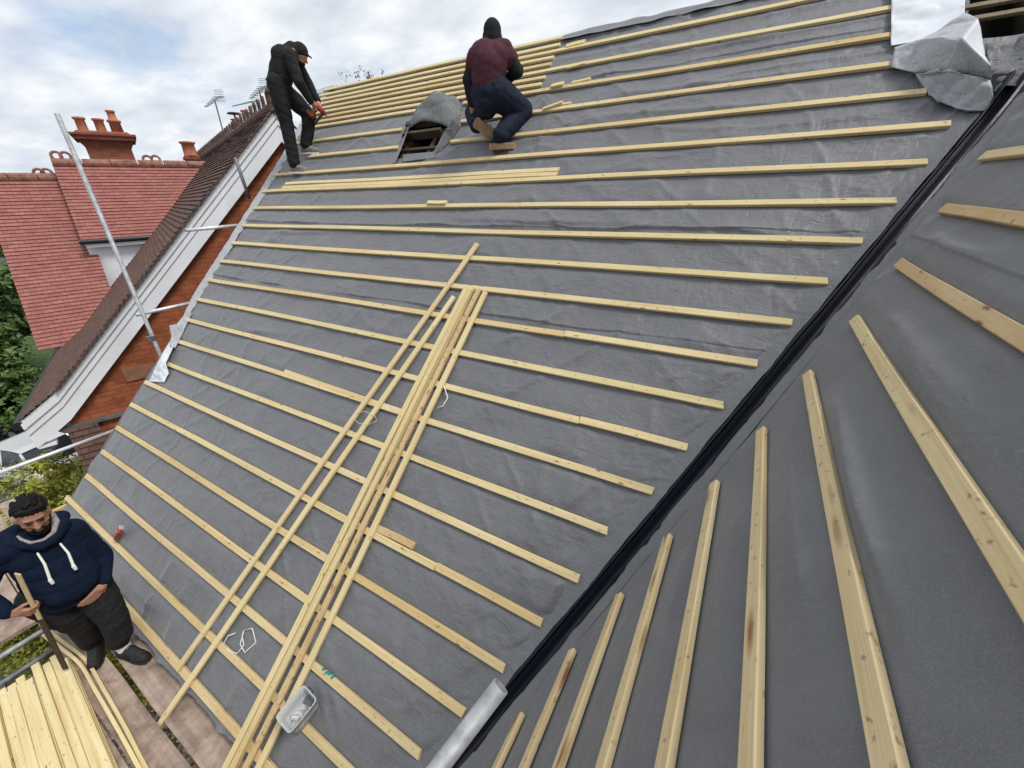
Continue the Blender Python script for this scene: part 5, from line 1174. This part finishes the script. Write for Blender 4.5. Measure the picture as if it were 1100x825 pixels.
flesh('beanie', [ell(hdK + Z3 * .035, FW, Z3, .106, .090, .105), ell(hdK - Z3 * .025, FW, Z3, .112, .098, .10), (hdK - Z3 * .03, .086, nkK + Z3 * .0, .078)], MT['blk'], m2, .008, 9, .003, 60, 2, b0k)
# boots: one planted, one resting on its toe with the tan sole showing
o = flesh('boot', [(anRk, .055, ftR + Z3 * .05, .05), (ftR + Z3 * .05 - RT * .06, .046, ftR + Z3 * .045 + RT * .09 + Y3 * .04, .04)], MT['navyt'], m2, .008, 3, org=b0k)
ftR = ftR - RT * .04; fd = np.array([.85, .35, 0]); fd /= np.linalg.norm(fd); fq = np.cross(fd, Z3); pr = [(-.07, .035), (-.05, .055), (.03, .052), (.12, .055), (.19, .04), (.21, .01)]
def sole(c, d, q, n, parent):
    out = [c + d * x + q * y for x, y in pr] + [c + d * x - q * y for x, y in reversed(pr)]; m = len(out); mb = MB()
    mb.add(out + [p + n * .032 for p in out], [tuple(range(m - 1, -1, -1)), tuple(range(m, 2 * m))] + [(i, (i + 1) % m, m + (i + 1) % m, m + i) for i in range(m)]); mb.build('sole', MT['tan'], parent, bevel=.006)
sole(ftR - Z3 * .012, fd, fq * 1.02, Z3 * 1.9, o)
s0, s1 = K(511.5, 131.5, .02), K(530, 145.5, .08); sdv = (s1 - s0) / np.linalg.norm(s1 - s0); sno = np.cross(sdv, Z3 * .6 + RT * .5); sno /= np.linalg.norm(sno); sno = sno if sno @ FW > 0 else -sno; sq = np.cross(sdv, sno)
o = flesh('boot', [(s0 + sno * .05, .05, s1 + sno * .05 - sdv * .03, .045), (anLk, .055, s0 + sno * .06 + sdv * .04, .055)], MT['navyt'], m2, .008, 3, org=b0k)
sole(s0 + sdv * .05 - sno * .018, sdv, sq, sno, o)

# ------------------------------------------------------------------ trees, hedge, cars
def leaves(name, parent, blobs, nleaf, size, mat, seed, flat=.5):
    r = np.random.default_rng(seed); V, Fc = [], []; tot = sum(b[1][0] * b[1][1] * b[1][2] for b in blobs)
    for c, rad in blobs:
        n = int(nleaf * rad[0] * rad[1] * rad[2] / tot); c = np.array(c); rad = np.array(rad); nc = max(6, n // 26)
        d = r.normal(size=(nc, 3)); d /= np.linalg.norm(d, axis=1)[:, None]; cc = c + d * rad * (r.uniform(.25, 1.08, nc) ** .55)[:, None]
        ci = r.integers(0, nc, n); p = cc[ci] + r.normal(size=(n, 3)) * rad * .10
        nn = (p - c) / rad; nn = nn / (np.linalg.norm(nn, axis=1)[:, None] + 1e-6) + r.normal(size=(n, 3)) * .7 + Z3 * flat; nn /= np.linalg.norm(nn, axis=1)[:, None]
        t = np.cross(nn, r.normal(size=(n, 3))); t /= np.linalg.norm(t, axis=1)[:, None]; b_ = np.cross(nn, t); sz = size * r.uniform(.6, 1.4, n)[:, None]
        q = np.stack([p - t * sz, p + b_ * sz * .5 + nn * sz * .15, p + t * sz, p - b_ * sz * .5], 1); base = len(V) and sum(len(x) for x in V)
        V.append(q.reshape(-1, 3))
    V = np.concatenate(V); f = np.arange(len(V)).reshape(-1, 4)
    me = bpy.data.meshes.new(name); me.from_pydata(V.tolist(), [], f.tolist()); me.materials.append(mat); me.update()
    return link(bpy.data.objects.new(name, me), parent)
def tree(name, label, base, h, spread, nleaf, size, mat, seed, cat='tree', crown0=.3, group=None, lobes=9, limbs=7):
    base = np.array(base, float); o = thing(name, label, cat, base, group); r = random.Random(seed)
    mb = MB(); tp = base + np.array([r.uniform(-.3, .3), r.uniform(-.3, .3), h * .85])
    mb.tube([base + (tp - base) * f + np.array([.08 * math.sin(f * 5 + seed), .08 * math.cos(f * 4), 0]) for f in np.linspace(0, 1, 9)], .1, 8, True, 0, list(np.linspace(max(.05, h * .022), .02, 9)))
    bl = []
    for i in range(lobes):
        f = crown0 + (1 - crown0) * (i + .5) / lobes; a = i * 2.4 + r.uniform(-.4, .4); rr = spread * math.sin(math.pi * min(1, max(.12, (f - crown0 * .7) / (1.05 - crown0 * .7)))) * r.uniform(.35, .8)
        c = base + np.array([math.cos(a) * rr, math.sin(a) * rr, h * f]); s = spread * r.uniform(.34, .6) * (1.15 - .55 * (f - crown0))
        bl.append((c, (s, s, s * .8))); st = base + (tp - base) * max(.15, f - .22)
        if i < limbs: mb.tube([st, st * .5 + c * .5 + Z3 * .1, c], .03, 6, True, 0, [h * .010, h * .006, .012])
    mb.build('trunk', MT['bark'], o, True); leaves('crown', o, bl, nleaf, size, mat, seed)
    return o
def gpos(px, D): d = ray(px, 450); k = D / math.hypot(d[0], d[1]); return (CAM[0] + d[0] * k, CAM[1] + d[1] * k, 0)
tree('garden_tree', 'tall dark green tree beyond the lower edge of the red roof', gpos(-30, 29), 9.2, 3.6, 26000, .14, MT['leaf1'], 3)
tree('garden_tree', 'low bright green tree between the red roof foot and the parked cars', gpos(8, 25), 5.0, 2.3, 16000, .11, MT['leaf1'], 5)
tree('garden_tree', 'copper leaved tree rising above the lower red roof', gpos(0, 36), 10.8, 3.4, 16000, .14, MT['leaf3'], 7)
tree('garden_tree', 'dark tree behind the low bright green one', gpos(20, 33), 6.5, 3.2, 16000, .14, MT['leaf4'], 9)
tree('garden_tree', 'green tree at the edge of the view above the copper one', gpos(-40, 40), 10.6, 3.5, 12000, .15, MT['leaf1'], 19)
tree('conifer_shrub', 'yellow green feathery shrub below the guard rail beside the brick gable', gpos(26, 10.2), 4.2, 1.8, 110000, .034, MT['leaf2'], 11, 'shrub', .12, None, 13, 4)
tree('conifer_shrub', 'yellow green shrub behind the head of the man in the hoodie', gpos(-18, 8.6), 4.0, 1.6, 90000, .032, MT['leaf2'], 13, 'shrub', .12, None, 12, 4)
# thin crown showing over the ridge
tz = dist(388, 76, 15.5); tree('birch_tree', 'thin twiggy tree whose tip shows above the ridge of battens', (tz[0], tz[1], 0), tz[2] + .1, 1.5, 3000, .034, MT['leaf5'], 15, 'tree', .5, None, 22, 22)
for i, (x, y, h, m_) in enumerate(((-75, 30, 11, 'leaf4'), (-70, 48, 12, 'leaf1'), (-58, 62, 12, 'leaf3'), (-90, 15, 12, 'leaf1'))):
    tree('far_tree', ('far dark tree beyond the gardens', 'far tall green tree beyond the gardens', 'far copper coloured tree beyond the gardens', 'far green tree beyond the parked cars')[i], (x, y, 0), h, 5, 5000, .3, MT[m_], 40 + i)
def car(loc, rot, paint, label):
    o = thing('parked_car', label, 'car', loc, 'cars parked below'); Mx = Matrix.Translation(Vector(loc)) @ Matrix.Rotation(rot, 4, 'Z')
    T = lambda p: np.array(Mx @ Vector(p))
    st = [(-2.1, .45, .62, .78), (-2.05, .32, .80, .84), (-1.5, .24, .92, .88), (-.6, .22, .96, .9), (.6, .22, .95, .9), (1.5, .24, .86, .88), (2.0, .30, .70, .82), (2.12, .42, .58, .7)]
    mb = MB(); vs = []
    for x, z0, z1, w in st: vs += [T((x, -w * .94, z0)), T((x, -w, (z0 + z1) / 2)), T((x, -w * .93, z1)), T((x, -w * .5, z1 + .025)), T((x, w * .5, z1 + .025)), T((x, w * .93, z1)), T((x, w, (z0 + z1) / 2)), T((x, w * .94, z0))]
    fs = [(i * 8 + k, (i + 1) * 8 + k, (i + 1) * 8 + (k + 1) % 8, i * 8 + (k + 1) % 8) for i in range(len(st) - 1) for k in range(8)] + [tuple(range(8)), tuple(len(vs) - 8 + k for k in range(7, -1, -1))]
    mb.add(vs, fs); mb.build('body', paint, o, True)
    cs = [(-1.75, .93, .76), (-1.25, 1.38, .62), (-.9, 1.44, .6), (.25, 1.43, .6), (.5, 1.38, .62), (1.15, .93, .76)]; mb = MB(); vs = []
    for x, z, w in cs: vs += [T((x, -w, z)), T((x, w, z))]
    cs0 = [(x, .9, .84) for x, _, _ in cs]; b = len(vs)
    for x, z, w in cs0: vs += [T((x, -w, z)), T((x, w, z))]
    fs = [(2 * i, 2 * i + 2, 2 * i + 3, 2 * i + 1) for i in range(5)] + [(b + 2 * i, 2 * i, 2 * i + 2, b + 2 * i + 2)[::-1] for i in range(5)] + [(b + 2 * i + 1, b + 2 * i + 3, 2 * i + 3, 2 * i + 1)[::-1] for i in range(5)]
    mb.add(vs, fs); mb.build('windows', MT['glass'], o)
    mb = MB(); vs = [T((x, y * .6, z + .015)) for x, z in ((-1.22, 1.40), (-.9, 1.45), (.25, 1.44), (.48, 1.39)) for y in (-1, 1)]; mb.add(vs, [(2 * i, 2 * i + 2, 2 * i + 3, 2 * i + 1) for i in range(3)])
    for sx in (-1, 1):
        for (xa, za, xb, zb) in ((-1.22, 1.4, -1.72, .94), (.48, 1.39, 1.13, .94), (-.35, 1.44, -.4, .95)):
            mb.tube([T((xa, sx * .61, za)), T((xb, sx * .79, zb))], .035, 6)
    r_o = mb.build('roof', paint, o)
    for sx, sy in ((-1.3, -1), (-1.3, 1), (1.3, -1), (1.3, 1)):
        mb = MB(); mb.tube([T((sx, sy * .70, .31)), T((sx, sy * .90, .31))], .31, 18); w = mb.build('wheel', MT['tyre'], o)
        mb = MB(); mb.tube([T((sx, sy * .89, .31)), T((sx, sy * .905, .31))], .19, 12); mb.build('rim', MT['steel'], w)
    for sy in (-1, 1):
        mb = MB(); mb.box(T((2.03, sy * .6, .62)), T((1, 0, 0)) - T((0, 0, 0)), np.zeros(3), np.zeros(3)) if False else mb.box(T((2.02, sy * .58, .62)), (T((.07, 0, 0)) - T((0, 0, 0))), (T((0, .15, 0)) - T((0, 0, 0))), Z3 * .07); mb.build('headlight', MT['steelw'], o, bevel=.02)
        mb = MB(); mb.box(T((-2.06, sy * .62, .68)), (T((.05, 0, 0)) - T((0, 0, 0))), (T((0, .12, 0)) - T((0, 0, 0))), Z3 * .08); mb.build('tail_light', MT['red'], o, bevel=.02)
def paint(n, c): 
    m = plain(n, c, .3, .5); m.node_tree.nodes['Principled BSDF'].inputs['Coat Weight'].default_value = .8; return m
p_ = gpos(10, 25.5); car(p_, R_(205), paint('black_paint', (.012, .013, .016)), 'black car parked below the eaves of the brown roof')
p_ = gpos(3, 20.2); car(p_, R_(198), paint('silver_paint', (.62, .64, .66)), 'silver white car parked above the yellow green shrub')
